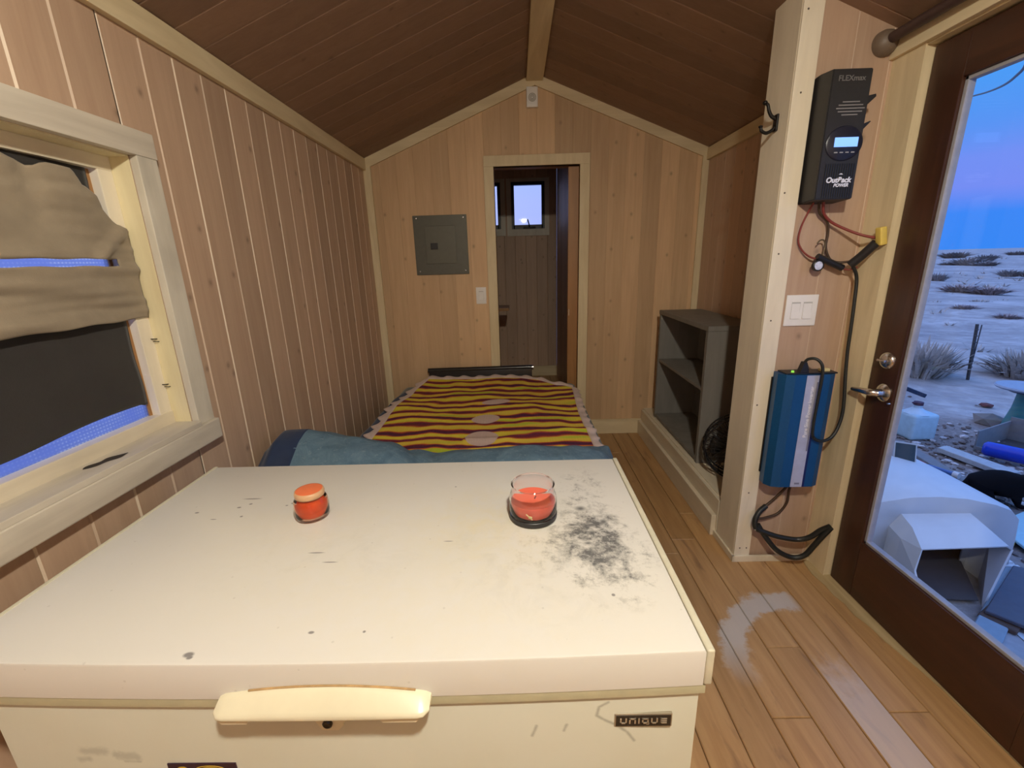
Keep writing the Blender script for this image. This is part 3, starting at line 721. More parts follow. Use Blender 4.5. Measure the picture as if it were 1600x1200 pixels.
def body_mat():
    m = NT('freezer_enamel'); pos = m.n('ShaderNodeNewGeometry').outputs['Position']; sx = m.n('ShaderNodeSeparateXYZ'); m.l(pos, sx.inputs[0]); X, Z = sx.outputs[0], sx.outputs[2]
    v = m.coord('Position', (1, 1, 1)); n1 = m.noise(v, 5, 4); fine = m.noise(v, 70, 5, .7, .6)
    c = m.mix(m.ramp(n1, [(.35, 0.0), (.7, .6)]), (.66, .66, .56), (.60, .59, .47))
    def seg(x0, z0, x1, z1, w):
        L = math.hypot(x1 - x0, z1 - z0); ux, uz = (x1 - x0) / L, (z1 - z0) / L
        dx = m.math('SUBTRACT', X, x0); dz = m.math('SUBTRACT', Z, z0)
        t = m.math('ADD', m.math('MULTIPLY', dx, ux), m.math('MULTIPLY', dz, uz)); t = m.math('MAXIMUM', 0.0, m.math('MINIMUM', L, t))
        ex = m.math('SUBTRACT', dx, m.math('MULTIPLY', t, ux)); ez = m.math('SUBTRACT', dz, m.math('MULTIPLY', t, uz))
        d = m.math('SQRT', m.math('ADD', m.math('MULTIPLY', ex, ex), m.math('MULTIPLY', ez, ez)))
        d = m.math('ADD', d, m.math('MULTIPLY', m.math('SUBTRACT', fine, .5), w * 2.2))
        return m.ramp(d, [(w * .4, 1.0), (w * 1.3, 0.0)])
    S = [(.126, .742, .112, .733, .0016), (.112, .733, .109, .716, .0018), (.109, .716, .122, .706, .0018), (.122, .706, .14, .695, .0022), (.14, .695, .158, .679, .0018), (.158, .679, .17, .66, .0010), (.062, .700, .058, .688, .0022), (.015, .700, .008, .680, .0015)]
    k = None
    for s in S:
        b = seg(*s); k = b if k is None else m.math('MAXIMUM', k, b)
    c = m.mix(m.math('MULTIPLY', k, .55), c, (.16, .15, .11))
    sm = None
    for s in ((-.72, .655, -.685, .655, .008), (-.665, .648, -.635, .644, .009), (-.73, .636, -.715, .638, .005), (-.655, .634, -.63, .634, .003)):
        b = seg(*s); sm = b if sm is None else m.math('MAXIMUM', sm, b)
    c = m.mix(m.math('MULTIPLY', sm, .35), c, (.2, .2, .16))
    m.col(c); m.set(Roughness=.36); m.bump(n1, .02, .002); return m.m
FX0, FX1, FY0, FY1 = -.90, .272, .516, 1.168
def bow(x, x0=FX0, x1=FX1): t = (x - (x0 + x1) / 2) / ((x1 - x0) / 2); return -.013 * (1 - t * t)
def bowed(x0, x1, y0, y1, z0, z1, r=.004, off=0):
    """box whose front face (-y) bulges gently"""
    bm = nb(); n = 30
    top, bot = [], []
    P = []
    for i in range(n + 1):
        x = x0 + (x1 - x0) * i / n; P.append((x, y0 + bow(x) + off))
    sec = lambda z, ins: [(min(max(x, x0 + ins), x1 - ins), y + ins, z) for x, y in P] + [(x1 - ins, y1 - ins, z), (x0 + ins, y1 - ins, z)]
    rows = [sec(z0, 0), sec(z1 - r, 0), sec(z1 - r * .3, r * .3), sec(z1, r)]
    V = [[bm.verts.new(p) for p in row] for row in rows]
    N = len(V[0])
    for a, b in zip(V, V[1:]):
        for i in range(N): bm.faces.new((a[i], a[(i + 1) % N], b[(i + 1) % N], b[i]))
    bm.faces.new(V[0][::-1]); bm.faces.new(V[-1]); return bm
def freezer():
    t = thing('chest_freezer', 'white chest freezer with a stained lid and cream handle in the foreground', 'freezer', (-.31, .84, 0))
    bmx = body_mat()
    obj('body', bowed(-.848, FX1 - .006, FY0 + .006, FY1 - .01, .05, .757), bmx, t, smooth=35)
    bm = nb()
    for x in (-.80, .22):
        for y in (.60, 1.10): obj('foot', lathe(nb(), [(0, 0), (.022, 0), (.024, .05), (0, .05)], (x, y, 0), 20), M['black_plastic'], t)
    bm.free()
    obj('gasket', bowed(FX0 + .008, FX1 + .001, FY0 + .001, FY1 - .004, .757, .773, .001), M['gasket'], t, smooth=35)
    lid = obj('lid', bowed(FX0, FX1 - .004, FY0, FY1, .774, .840, .004), lid_mat(), t, smooth=35)
    bm = nb(); bx(bm, (FX1 - .0035, FY0 - .002, .776), (FX1 + .0085, FY1 + .002, .8415), .0035, 3)
    obj('lid_edge_strip', bm, plain('cream_edge_strip', (.66, .63, .49), .4), t, smooth=40)
    bm = box((FX0 - .004, FY0 - .002, .776), (FX0 + .006, FY1 + .002, .8412), .003)
    obj('lid_edge_strip', bm, bpy.data.materials['cream_edge_strip'], t, smooth=40)
    # handle: arched cream bar with two feet
    yb = lambda x: FY0 + bow(x)
    bm = nb(); n = 40; x0, x1 = -.461, -.142
    prof = [(0, 1.0), (.003, 1.0), (.008, .90), (.0255, .42), (.0285, .30), (.0300, .16), (.0292, .05), (.026, .0), (.020, .02), (0, .10)]
    V = []
    for i in range(n + 1):
        u = i / n; x = x0 + (x1 - x0) * u; e = min(u, 1 - u); end = min(1, e / .05); en = math.sqrt(max(0, 1 - (1 - end) ** 2))
        s_ = 2 * u - 1; zt = .7995 - .0150 * s_ * s_; zb_ = .7665 + .0015 * s_ * s_; zc = (zt + zb_) / 2; hz = (zt - zb_) / 2 * (.62 + .38 * en)
        V.append([bm.verts.new((x, yb(x) - pr * (.70 + .30 * en), zc - hz + 2 * hz * q)) for pr, q in prof])
    for i in range(n):
        for k in range(len(prof) - 1): bm.faces.new((V[i][k], V[i][k + 1], V[i + 1][k + 1], V[i + 1][k]))
    bm.faces.new(V[0]); bm.faces.new(V[n][::-1])
    def foot(cx, w, sl):
        prism(bm, [(cx - w, yb(cx) - .026, .772), (cx - w * .72, yb(cx) - .025, .757), (cx + w * .72, yb(cx) - .025, .757), (cx + w, yb(cx) - .026, .772)], (0, .026, 0))
    foot(-.430, .026, 0); foot(-.186, .034, 0)
    h = obj('handle', bm, M['beige_plastic'], t, smooth=50)
    # stain line where the handle meets the lid
    bm = nb(); tube(bm, [(x0 + (x1 - x0) * u, yb(x0 + (x1 - x0) * u) - .0015, .8005 - .0150 * (2 * u - 1) ** 2) for u in [i / 14 for i in range(2, 14)]], .0016, 6, 2)
    obj('grime_line', bm, plain('rusty_grime', (.42, .27, .12), .8, var=.4), h)
    # lock tab
    bm = nb(); cx = -.300; y = yb(cx) + .006
    prism(bm, [(cx - .024, y - .012, .744), (cx - .013, y - .012, .719), (cx + .012, y - .012, .718), (cx + .021, y - .012, .728), (cx + .024, y - .012, .744)], (0, .0125, 0))
    lk = obj('lock', bm, M['beige_plastic'], t)
    bm = nb(); lathe(bm, [(.0075, 0), (.0075, .003), (.0055, .0045), (.003, .0035), (0, .0035)], (cx - .002, y - .0125, .7335), 20, '-Y'); obj('keyhole', bm, plain('dark_lock', (.05, .045, .04), .25, .8), lk, smooth=40)
    # badge
    by = lambda x: FY0 + .006 + bow(x)
    bm = nb(); cx = .1815; yy = by(cx) - .001
    bx(bm, (.1365, yy - .002, .6925), (.2265, yy + .004, .7185), .0015)
    bg = obj('badge', bm, plain('badge_silver', (.42, .38, .30), .35, .7), t, smooth=40)
    obj('badge_face', box((.139, yy - .0026, .6948), (.224, yy - .0018, .7162)), plain('badge_black', (.012, .011, .010), .3), bg)
    # square-cut lettering: U N I Q U E
    bm = nb(); x = .1452; s = .0022; H = .0105; zb = .7002; yq = yy - .0032
    def bar(x0_, z0_, x1_, z1_): bx(bm, (x0_, yq, z0_), (x1_, yq + .0008, z1_))
    for ch in 'uniQUE':
        w = .0105
        if ch in 'uU':
            bar(x, zb, x + s, zb + H); bar(x + w - s, zb, x + w, zb + H); bar(x, zb, x + w, zb + s)
        elif ch == 'n':
            bar(x, zb, x + s, zb + H); bar(x + w - s, zb, x + w, zb + H); bar(x, zb + H - s, x + w, zb + H)
        elif ch == 'i': bar(x, zb, x + s, zb + H); w = s
        elif ch == 'Q':
            bar(x, zb, x + s, zb + H); bar(x + w - s, zb, x + w, zb + H); bar(x, zb, x + w, zb + s); bar(x, zb + H - s, x + w, zb + H); bar(x + w - s * 1.6, zb - .0018, x + w + .001, zb + s * .6)
        elif ch == 'E':
            bar(x, zb, x + s, zb + H)
            for zz in (0, .5, 1): bar(x, zb + (H - s) * zz, x + w, zb + (H - s) * zz + s)
        x += w + .0036
    obj('badge_lettering', bm, plain('badge_letters', (.52, .47, .38), .35, .6), bg)
freezer()
def magnet():
    y = FY0 + .006 + bow(-.53) - .0022
    t = thing('fridge_magnet', 'dark purple magnet with yellow artwork on the front of the freezer', 'magnet', (-.527, y, .60))
    obj('plate', box((-.583, y, .545), (-.471, y + .0016, .634)), plain('purple_black_print', (.030, .010, .030), .4, var=.3, scale=60), t)
    bm = nb()
    for cx, rx, rz in ((-.560, .009, .006), (-.515, .024, .0075)):
        for a in range(2):
            q = (1, .62)[a]
            lathe(bm, [(rx * q, 0), (rx * q - .003, 0), (rx * q - .003, .0006), (rx * q, .0006), (rx * q, 0)], (0, 0, 0), 24)
            vs = bm.verts[-24 * 5:] if False else list(bm.verts)[-24 * 5:]
            bmesh.ops.transform(bm, matrix=Matrix.Translation((cx, y - .0001, .622)) @ Matrix.Rotation(pi / 2, 4, 'X') @ Matrix.Diagonal((1, rz / rx, 1, 1)), verts=vs)
    obj('artwork', bm, plain('yellow_print', (.62, .40, .05), .5), t)
magnet()

# ------------------------------------------------------------------ candles
def glassm(name, col=(1, 1, 1), rough=.02):
    m = NT(name); m.col(col); m.set(Roughness=rough); m.p.inputs['Transmission Weight'].default_value = 1; m.p.inputs['IOR'].default_value = 1.45; return m.m
def wax(name, c, sub=.3):
    m = NT(name); m.col(c); m.set(Roughness=.45); m.p.inputs['Subsurface Weight'].default_value = sub; m.p.inputs['Subsurface Radius'].default_value = (.02, .006, .003); m.p.inputs['Subsurface Scale'].default_value = .6
    return m.m
def jar_big():
    cx, cy, z = .026, .877, .841
    t = thing('candle_jar', 'open clear glass candle jar with coral wax beside the black mildew stain', 'candle', (cx, cy, z))
    g = nb(); lathe(g, [(0, .004), (.046, .004), (.0525, .010), (.0535, .020), (.0535, .040), (.051, .052), (.0475, .060), (.0475, .068), (.0485, .072), (.0470, .0735), (.0450, .072), (.0448, .060), (.0485, .051), (.0508, .040), (.0508, .018), (.046, .012), (0, .011)], (cx, cy, z), 56)
    obj('glass', g, glassm('clear_candle_glass', (1, .97, .985)), t, smooth=50)
    w = nb(); lathe(w, [(0, .0118), (.044, .0122), (.0500, .019), (.0500, .0385), (.049, .040), (.02, .0385), (0, .038)], (cx, cy, z), 48); obj('wax', w, wax('coral_wax', (.90, .17, .10)), t, smooth=50)
    b = nb(); lathe(b, [(0, 0), (.050, 0), (.0535, .003), (.0540, .011), (.0528, .012), (.0520, .006), (.046, .0035), (0, .0035)], (cx, cy, z), 56); obj('black_base', b, M['black_plastic'], t, smooth=40)
    # printed label on the camera side of the glass: small leaf-like mark
    b = nb()
    for dx, dz, a, L, wd in ((-.010, .027, -.75, .018, .0016), (-.008, .026, -.2, .007, .0045)):
        M_ = Matrix.Translation((cx + dx, cy - .0536, z + dz)) @ Matrix.Rotation(-a, 4, 'Y'); q = box((-L / 2, -.0006, -wd / 2), (L / 2, .0002, wd / 2)); xform(q, M_); merge(b, q)
    obj('label_mark', b, plain('pale_gold_print', (.80, .72, .38), .5), t)
    b = nb(); tube(b, [(cx + .004, cy + .004, z + .038), (cx + .005, cy + .004, z + .044), (cx + .007, cy + .005, z + .047)], .0012, 6, 3); obj('wick', b, M['black_plastic'], t)
jar_big()
for o_ in bpy.data.objects['candle_jar'].children: o_.data.transform(Matrix.Diagonal((1, 1, 1.14, 1)))
def jar_small():
    cx, cy, z = -.487, .895, .841
    t = thing('stoppered_candle_jar', 'small orange glass candle jar with a stopper lid, at the left of the freezer lid', 'candle', (cx, cy, z))
    g = nb(); lathe(g, [(0, .001), (.028, .001), (.0355, .005), (.0375, .013), (.0378, .030), (.0368, .044), (.0345, .0495), (.0318, .052), (.0312, .055), (.0296, .055), (.0300, .050), (.034, .043), (.0352, .030), (.0348, .012), (.028, .0045), (0, .0045)], (cx, cy, z), 48)
    obj('glass', g, glassm('orange_candle_glass', (1, .66, .48), .04), t, smooth=50)
    w = nb(); lathe(w, [(0, .0052), (.027, .0054), (.0338, .012), (.0345, .0245), (0, .0245)], (cx, cy, z), 40); obj('wax', w, wax('orange_wax', (1.0, .22, .05), .3), t, smooth=50)
    w = nb(); lathe(w, [(0, .0247), (.0345, .0247), (.0345, .030), (.0335, .042), (.0290, .049), (0, .049)], (cx, cy, z), 40); obj('upper_wax', w, wax('deep_orange_wax', (.88, .20, .07), .2), t, smooth=50)
    s = nb(); lathe(s, [(0, .0505), (.0300, .0535), (.0322, .0560), (.0325, .0630), (.0310, .0680), (.0290, .0690)], (cx, cy, z), 48)
    st = obj('stopper', s, plain('tan_seal', (.66, .40, .22), .4, var=.15), t, smooth=50)
    s = nb(); lathe(s, [(0, .0692), (.027, .0692), (.0292, .0686), (.0292, .0660), (0, .066)], (cx, cy, z), 48); obj('stopper_top', s, plain('orange_top', (.84, .20, .08), .3), st, smooth=50)
jar_small()

# ------------------------------------------------------------------ BED
def bed():
    t = thing('bed', 'low bed with a black headboard against the far wall, under the striped blanket', 'bed', (-.25, 2.4, 0))
    obj('mattress', box((-.89, 1.46, .22), (.438, 3.27, .488), .055, 4), cloth_mat('grey_green_mattress_cover', (.145, .165, .155)), t, smooth=50)
    obj('bed_frame', box((-.87, 1.50, .12), (.42, 3.30, .22), .01), M['black_metal'], t)
    hb = nb(); bx(hb, (-.705, 3.335, .20), (.108, 3.365, .585), .006); obj('headboard', hb, plain('black_vinyl', (.016, .013, .013), .35), t, smooth=40)
    hb = nb(); tube(hb, [(-.712, 3.35, .588), (.118, 3.35, .596)], .018, 14, smooth=False); obj('headboard_rail', hb, plain('black_gloss_rail', (.02, .018, .018), .25), t, smooth=40)
    hb = nb(); lathe(hb, [(.0185, 0), (.0185, .012), (0, .014)], (.108, 3.35, .596), 16, 'X'); obj('rail_cap', hb, M['chrome'], t, smooth=40)
    for x in (-.83, .36):
        for y in (1.56, 3.22): obj('leg', box((x - .025, y - .025, 0), (x + .025, y + .025, .12), .004), M['black_metal'], t)
bed()
def lerp_pts(P, x):
    if x <= P[0][0]: return P[0][1]
    for (a, za), (b, zb) in zip(P, P[1:]):
        if x <= b:
            t = (x - a) / (b - a); t = t * t * (3 - 2 * t); return za + (zb - za) * t
    return P[-1][1]
def bed_z(x, y):
    z = .497
    z += .010 * mnoise.noise(Vector((x * 2.5, y * 3.2, 1))) + .004 * mnoise.noise(Vector((x * 8, y * 9, 4)))
    if y > 3.0: z += .020 * (y - 3.0) / .3 * (1 - max(0, min(1, (x + .1) / .5)))
    return z
def blanket_mat():
    m = NT('striped_crochet'); pos = m.n('ShaderNodeNewGeometry').outputs['Position']; sx = m.n('ShaderNodeSeparateXYZ'); m.l(pos, sx.inputs[0]); X, Y = sx.outputs[0], sx.outputs[1]
    w1 = m.noise(m.coord('Position', (2.2, 3.4, .01)), 1.3, 2, .5); w2 = m.noise(m.coord('Position', (5.5, 2, .01), loc=(4, 2, 0)), 1.0, 1.5)
    yy = m.math('ADD', Y, m.math('ADD', m.math('MULTIPLY', m.math('SUBTRACT', w1, .5), .15), m.math('MULTIPLY', m.math('SUBTRACT', w2, .5), .085)))
    fr = m.math('FRACT', m.math('DIVIDE', yy, .108)); idx = m.math('FLOOR', m.math('DIVIDE', yy, .108))
    alt = m.math('MODULO', idx, 2.0)
    A = m.ramp(fr, [(0, (.80, .68, .05)), (.34, (.84, .72, .06)), (.44, (.72, .25, .03)), (.50, (.42, .05, .03)), (.57, (.085, .012, .055)), (.80, (.10, .010, .045)), (.88, (.40, .035, .03)), (.94, (.74, .27, .03)), (1, (.80, .68, .05))])
    B = m.ramp(fr, [(0, (.78, .58, .06)), (.40, (.80, .62, .07)), (.50, (.60, .14, .03)), (.60, (.18, .015, .022)), (.80, (.12, .012, .055)), (.90, (.50, .07, .03)), (1, (.78, .58, .06))])
    c = m.mix(alt, A, B)
    lim = m.noise(m.coord('Position', (1.2, 5, .01), loc=(1, 7, 0)), 1.5, 2)
    isy = m.ramp(fr, [(.02, 1.0), (.36, 1.0), (.43, 0.0), (.96, 0.0), (1, 1.0)])
    c = m.mix(m.math('MULTIPLY', isy, m.ramp(lim, [(.52, 0.0), (.62, .8)])), c, (.46, .62, .03))
    # white medallions
    md = None
    for cx, cy, rx, ry in ((-.15, 2.72, .095, .050), (-.20, 2.43, .085, .075), (-.20, 2.13, .090, .110)):
        a = m.math('DIVIDE', m.math('SUBTRACT', X, cx), rx); b = m.math('DIVIDE', m.math('SUBTRACT', Y, cy), ry)
        d = m.math('ADD', m.math('MULTIPLY', a, a), m.math('MULTIPLY', b, b)); k = m.ramp(d, [(.9, 1.0), (1.02, 0.0)])
        md = k if md is None else m.math('MAXIMUM', md, k)
    c = m.mix(md, c, (.66, .50, .44))
    # knit texture
    kn = m.n('ShaderNodeTexWave', wave_type='BANDS', bands_direction='X'); m.l(m.coord('Position', (1, 1, 1)), kn.inputs[0]); kn.inputs['Scale'].default_value = 22; kn.inputs['Distortion'].default_value = .6
    kn2 = m.n('ShaderNodeTexWave', wave_type='BANDS', bands_direction='Y'); m.l(m.coord('Position', (1, 1, 1)), kn2.inputs[0]); kn2.inputs['Scale'].default_value = 26
    hh = m.math('MULTIPLY', kn.outputs['Fac'], kn2.outputs['Fac'])
    m.col(c); m.set(Roughness=.85); m.bump(hh, .45, .004); return m.m
def blanket_far(x): return lerp_pts([(-.80, 3.235), (-.70, 3.295), (.0, 3.285), (.12, 3.255), (.30, 3.11), (.42, 3.03)], x)
def blanket_left(y): return lerp_pts([(1.7, -.81), (2.2, -.80), (2.7, -.80), (3.0, -.765), (3.3, -.71)], y)
def blanket_right(y): return lerp_pts([(1.7, .375), (2.4, .37), (3.1, .395)], y)
def bl_pt(u, v):
    # iterate for curved sides
    x = -.8 + 1.2 * u
    for _ in range(3):
        y1 = blanket_far(x); y = 1.78 + (y1 - 1.78) * v; x = blanket_left(y) + (blanket_right(y) - blanket_left(y)) * u
    wr = .012 * math.exp(-((y - 2.10 - .25 * max(0, x + .1)) / .035) ** 2) * (x > -.3) + .008 * sin(x * 9 + y * 3) * math.exp(-((y - 2.5) / .4) ** 2)
    return Vector((x, y, bed_z(x, y) + .013 + wr))
def blanket():
    t = thing('striped_blanket', 'crocheted blanket with wavy yellow and maroon stripes spread on the bed', 'blanket', (-.2, 2.5, .5))
    bm = nb(); grid(bm, 80, 100, bl_pt); obj('striped_field', bm, blanket_mat(), t, smooth=80, solid=.006)
    # scalloped lace border on the left, far and right sides
    lm = cloth_mat('pinkish_white_lace', (.66, .52, .47), .5)
    def edge(path_uv, outward, n, nsc, wid=.030, amp=.020, lift=0):
        bm = nb()
        def f(s, k):
            u, v = path_uv(s); p = bl_pt(u, v); o_ = outward(s)
            w = (wid + amp * abs(sin(pi * nsc * s)) ** .7 + .006 * mnoise.noise(Vector((s * 20, nsc, 0)))) * k - .012 * (1 - k)
            q = p + o_ * w; q.z += .006 * sin(pi * k) + lift * k + .006 * sin(nsc * pi * s * 2) * k; return q
        grid(bm, n, 5, f); return bm
    obj('lace_border', edge(lambda s: (0, s), lambda s: Vector((-1, 0, -.12)), 220, 11, .020, .042), lm, t, smooth=80, solid=.004)
    obj('lace_border', edge(lambda s: (1, s), lambda s: Vector((1, 0, -.25)), 220, 13, .030, .014), lm, t, smooth=80, solid=.004)
    obj('lace_border', edge(lambda s: (s, 1), lambda s: Vector((0, 1, .10)), 200, 9, .030, .022, .006), lm, t, smooth=80, solid=.004)
blanket()
def duvet():
    t = thing('duvet', 'faded blue duvet bunched up at the foot of the bed, navy on its underside', 'duvet', (-.3, 1.7, .5))
    H = [(-1.055, .60), (-1.03, .69), (-.98, .735), (-.90, .742), (-.72, .718), (-.57, .686), (-.45, .640), (-.37, .615), (-.28, .632), (-.15, .640), (.05, .652), (.2, .632), (.34, .60), (.41, .55), (.435, .48)]
    m = NT('faded_blue_quilt'); v = m.coord('Position', (1, 1, 1)); n1 = m.noise(v, 14, 5, .7, 1.0); n2 = m.noise(v, 45, 4, .7); n3 = m.noise(v, 5, 3)
    c = m.ramp(n1, [(.32, (.075, .145, .215)), (.60, (.125, .215, .295)), (.78, (.21, .30, .37))]); c = m.mix(m.ramp(n2, [(.58, 0.0), (.72, .5)]), c, (.32, .40, .44)); c = m.mix(m.ramp(n3, [(.5, 0.0), (.7, .4)]), c, (.12, .20, .30))
    m.col(c); m.set(Roughness=.85); m.bump(m.math('ADD', n1, n3), .35, .012)
    def surf(xa, xb, off):
        def f(u, v):
            x = xa + (xb - xa) * u; h = lerp_pts(H, x)
            P = [(0, .26, 1.405), (.16, .42, 1.40), (.34, .46 + (h - .46) * .62, 1.47), (.5, .5 + (h - .5) * .95, 1.60), (.58, h, 1.69), (.68, .5 + (h - .5) * .80, 1.78), (.80, .5 + (h - .5) * .35, 1.87), (.92, .512, 1.96), (1.0, .503, 1.99)]
            for i in range(len(P) - 1):
                if P[i][0] <= v <= P[i + 1][0]:
                    q = (v - P[i][0]) / (P[i + 1][0] - P[i][0]); z = P[i][1] + (P[i + 1][1] - P[i][1]) * q; y = P[i][2] + (P[i + 1][2] - P[i][2]) * q; break
            wob = .014 * mnoise.noise(Vector((x * 5, v * 5, 3))) + .006 * mnoise.noise(Vector((x * 14, v * 12, 9)))
            crease = -.018 * math.exp(-((x + .40 + (v - .5) * .5) / .025) ** 2)
            z += (wob + crease * min(1, max(0, (h - .5) * 6))) * min(1, 4 * v) * min(1, (1 - v) * 5); y += off
            return Vector((x, y + .02 * sin(x * 4), z + off))
        return f
    bm = nb(); grid(bm, 120, 46, surf(-.905, .435, 0)); obj('quilted_top', bm, m.m, t, smooth=80, solid=.012, subsurf=1)
    nv = cloth_mat('navy_underside', (.012, .030, .085), .3)
    bm = nb(); grid(bm, 24, 40, surf(-1.058, -.885, .001)); obj('navy_underside', bm, nv, t, smooth=80, solid=.012)
    bm = nb()
    def g(u, v):
        y = 1.9 + (3.20 - 1.9) * v; x = -.925 + .115 * max(0, (v - .72) / .28) ** 2 + .20 * u; xx = min(1, u * 3.0)
        z = .30 + (.500 - .30) * sin(pi / 2 * xx) ** .6 + .006 * mnoise.noise(Vector((x * 9, y * 6, 2)))
        return Vector((x + .02 * mnoise.noise(Vector((y * 3, 0, 0))), y, z + .002))
    grid(bm, 20, 60, g); obj('navy_side_hang', bm, nv, t, smooth=80, solid=.006)
duvet()

# ------------------------------------------------------------------ BOOKCASE
def bookcase():
    x0, x1, y0, y1, z0, z1 = 1.045, 1.345, 2.385, 3.22, .213, 1.030; g = M['grey_shelf']; th = .028
    t = thing('bookcase', 'low grey two-shelf bookcase standing in the alcove on the raised platform', 'bookcase', ((x0 + x1) / 2, (y0 + y1) / 2, z0))
    obj('side_panel', box((x0, y0, z0), (x1, y0 + th, z1 - th), .001), g, t)
    obj('side_panel', box((x0, y1 - th, z0), (x1, y1, z1 - th), .001), g, t)
    obj('top', box((x0 - .003, y0 - .004, z1 - th), (x1, y1 + .004, z1), .002), g, t)
    obj('shelf', box((x0 + .004, y0 + th, .655), (x1 - .01, y1 - th, .672), .001), g, t)
    obj('bottom_shelf', box((x0 + .002, y0 + th, z0 + .008), (x1 - .01, y1 - th, z0 + .03), .001), g, t)
    obj('back_panel', box((x1 - .012, y0 + th, z0 + .01), (x1 - .002, y1 - th, z1 - th)), g, t)
bookcase()
# black floor fan with wire guard
def fan():
    c = Vector((1.185, 2.19, .40)); R = .175
    t = thing('box_fan', 'round black wire-guard fan standing in the alcove in front of the bookcase', 'fan', (c.x, c.y, .213))
    bm = nb()
    ax = Vector((-.35, -.93, 0)).normalized(); u = Vector((0, 0, 1)); w = ax.cross(u)
    P = lambda r, a, d: c + (u * sin(a) + w * cos(a)) * r + ax * d
    for r, d in ((R, .045), (R, -.045), (R * 1.01, 0), (R * .72, .062), (R * .4, .07)):
        tube(bm, [P(r, 2 * pi * i / 24, d) for i in range(24)], .0045 if r > .15 else .002, 6, 2, closed=True)
    for i in range(36):
        a = 2 * pi * i / 36; tube(bm, [P(.03, a, .072), P(R * .6, a, .066), P(R, a, .045), P(R, a, -.045), P(R * .5, a, -.06), P(.03, a, -.062)], .0018, 5, 3)
    obj('wire_guard', bm, M['black_plastic'], t)
    bm = nb(); lathe(bm, [(0, -.09), (.045, -.085), (.055, -.03), (.03, .0), (.028, .04), (0, .045)], (0, 0, 0), 24)
    q = Vector((0, 0, 1)).rotation_difference(ax).to_matrix().to_4x4(); xform(bm, Matrix.Translation(c) @ q); obj('motor', bm, M['black_plastic'], t, smooth=40)
    for k in range(3):
        bm = nb()
        def f(s, v):
            a = k * 2 * pi / 3 + (v - .5) * 1.1 * (0.5 + s * .5); return P(.028 + (R * .85 - .028) * s, a, .012 + (v - .5) * .05)
        grid(bm, 8, 6, f); obj('blade', bm, M['black_plastic'], t, smooth=60, solid=.002)
    bm = nb(); tube(bm, [c + Vector((.02, -.11, -.178)), c + Vector((-.02, .0, -.182)), c + Vector((-.01, .12, -.178))], .009, 8); tube(bm, [c + w * (-R) * 1.0 + Vector((0, 0, -.02)), c + w * (-R * .8) + Vector((0, 0, -.12)), c + Vector((0, 0, -.178)), c + w * (R * .8) + Vector((0, 0, -.12)), c + w * R + Vector((0, 0, -.02))], .007, 8)
    obj('stand', bm, M['black_plastic'], t, smooth=40)
fan()

# ------------------------------------------------------------------ things on the far wall
def breaker():
    t = thing('breaker_panel', 'grey metal breaker panel on the far wall left of the doorway', 'breaker panel', (-.55, YF, 1.32))
    obj('cover', box((-.748, YF - .010, 1.320), (-.352, YF, 1.742), .002), M['panel'], t)
    d = obj('panel_door', box((-.665, YF - .015, 1.400), (-.440, YF - .009, 1.668), .002), plain('panel_door_steel', (.115, .115, .092), .42, .3, .05, 40, .03), t)
    obj('latch', box((-.628, YF - .021, 1.502), (-.574, YF - .014, 1.548), .002), M['black_plastic'], d)
    for x, z in ((-.722, 1.722), (-.378, 1.722), (-.722, 1.345), (-.378, 1.345)): obj('screw', lathe(nb(), [(.006, 0), (.005, .003), (0, .004)], (x, YF - .010, z), 12, '-Y'), M['chrome'], t)
breaker()
def plate(name, label, cx, cz, w, h, y, n, group=None):
    t = thing(name, label, 'light switch', (cx, y, cz), group)
    obj('cover_plate', box((cx - w / 2, y - .006, cz - h / 2), (cx + w / 2, y, cz + h / 2), .0025, 3), M['white_plastic'], t, smooth=40)
    for i in range(n):
        x = cx + (i - (n - 1) / 2) * (.047 if n > 1 else 0); rw = .0165
        obj('rocker_frame', box((x - rw - .001, y - .0066, cz - .034), (x + rw + .001, y - .0055, cz + .034)), plain('switch_gap', (.50, .49, .47), .5), t)
        bm = nb(); prism(bm, [(x - rw, y - .0062, cz - .033), (x - rw, y - .0095, cz - .033), (x - rw, y - .0072, cz), (x - rw, y - .0065, cz + .033), (x - rw, y - .0062, cz + .033)], (2 * rw, 0, 0)); obj('rocker', bm, M['white_plastic'], t)
    return t
plate('light_switch', 'white single rocker switch on the far wall beside the doorway casing', -.270, 1.155, .078, .126, YF, 1)
plate('double_light_switch', 'white double rocker switch on the partition below the charge controller', 1.1525, 1.1765, .127, .125, 1.80, 2)
def alarm():
    t = thing('wall_sensor', 'small white box with a round grille below the ceiling ridge', 'alarm', (.139, YF, 2.41))
    obj('housing', box((.101, YF - .03, 2.412), (.178, YF, 2.535), .004, 3), M['white_plastic'], t, smooth=40)
    bm = nb()
    for r in (.010, .018, .026): lathe(bm, [(r, 0), (r - .004, 0), (r - .004, .0025), (r, .0025), (r, 0)], (.140, YF - .030, 2.470), 28, '-Y')
    obj('round_grille', bm, plain('grey_grille', (.36, .33, .27), .5), t)
alarm()
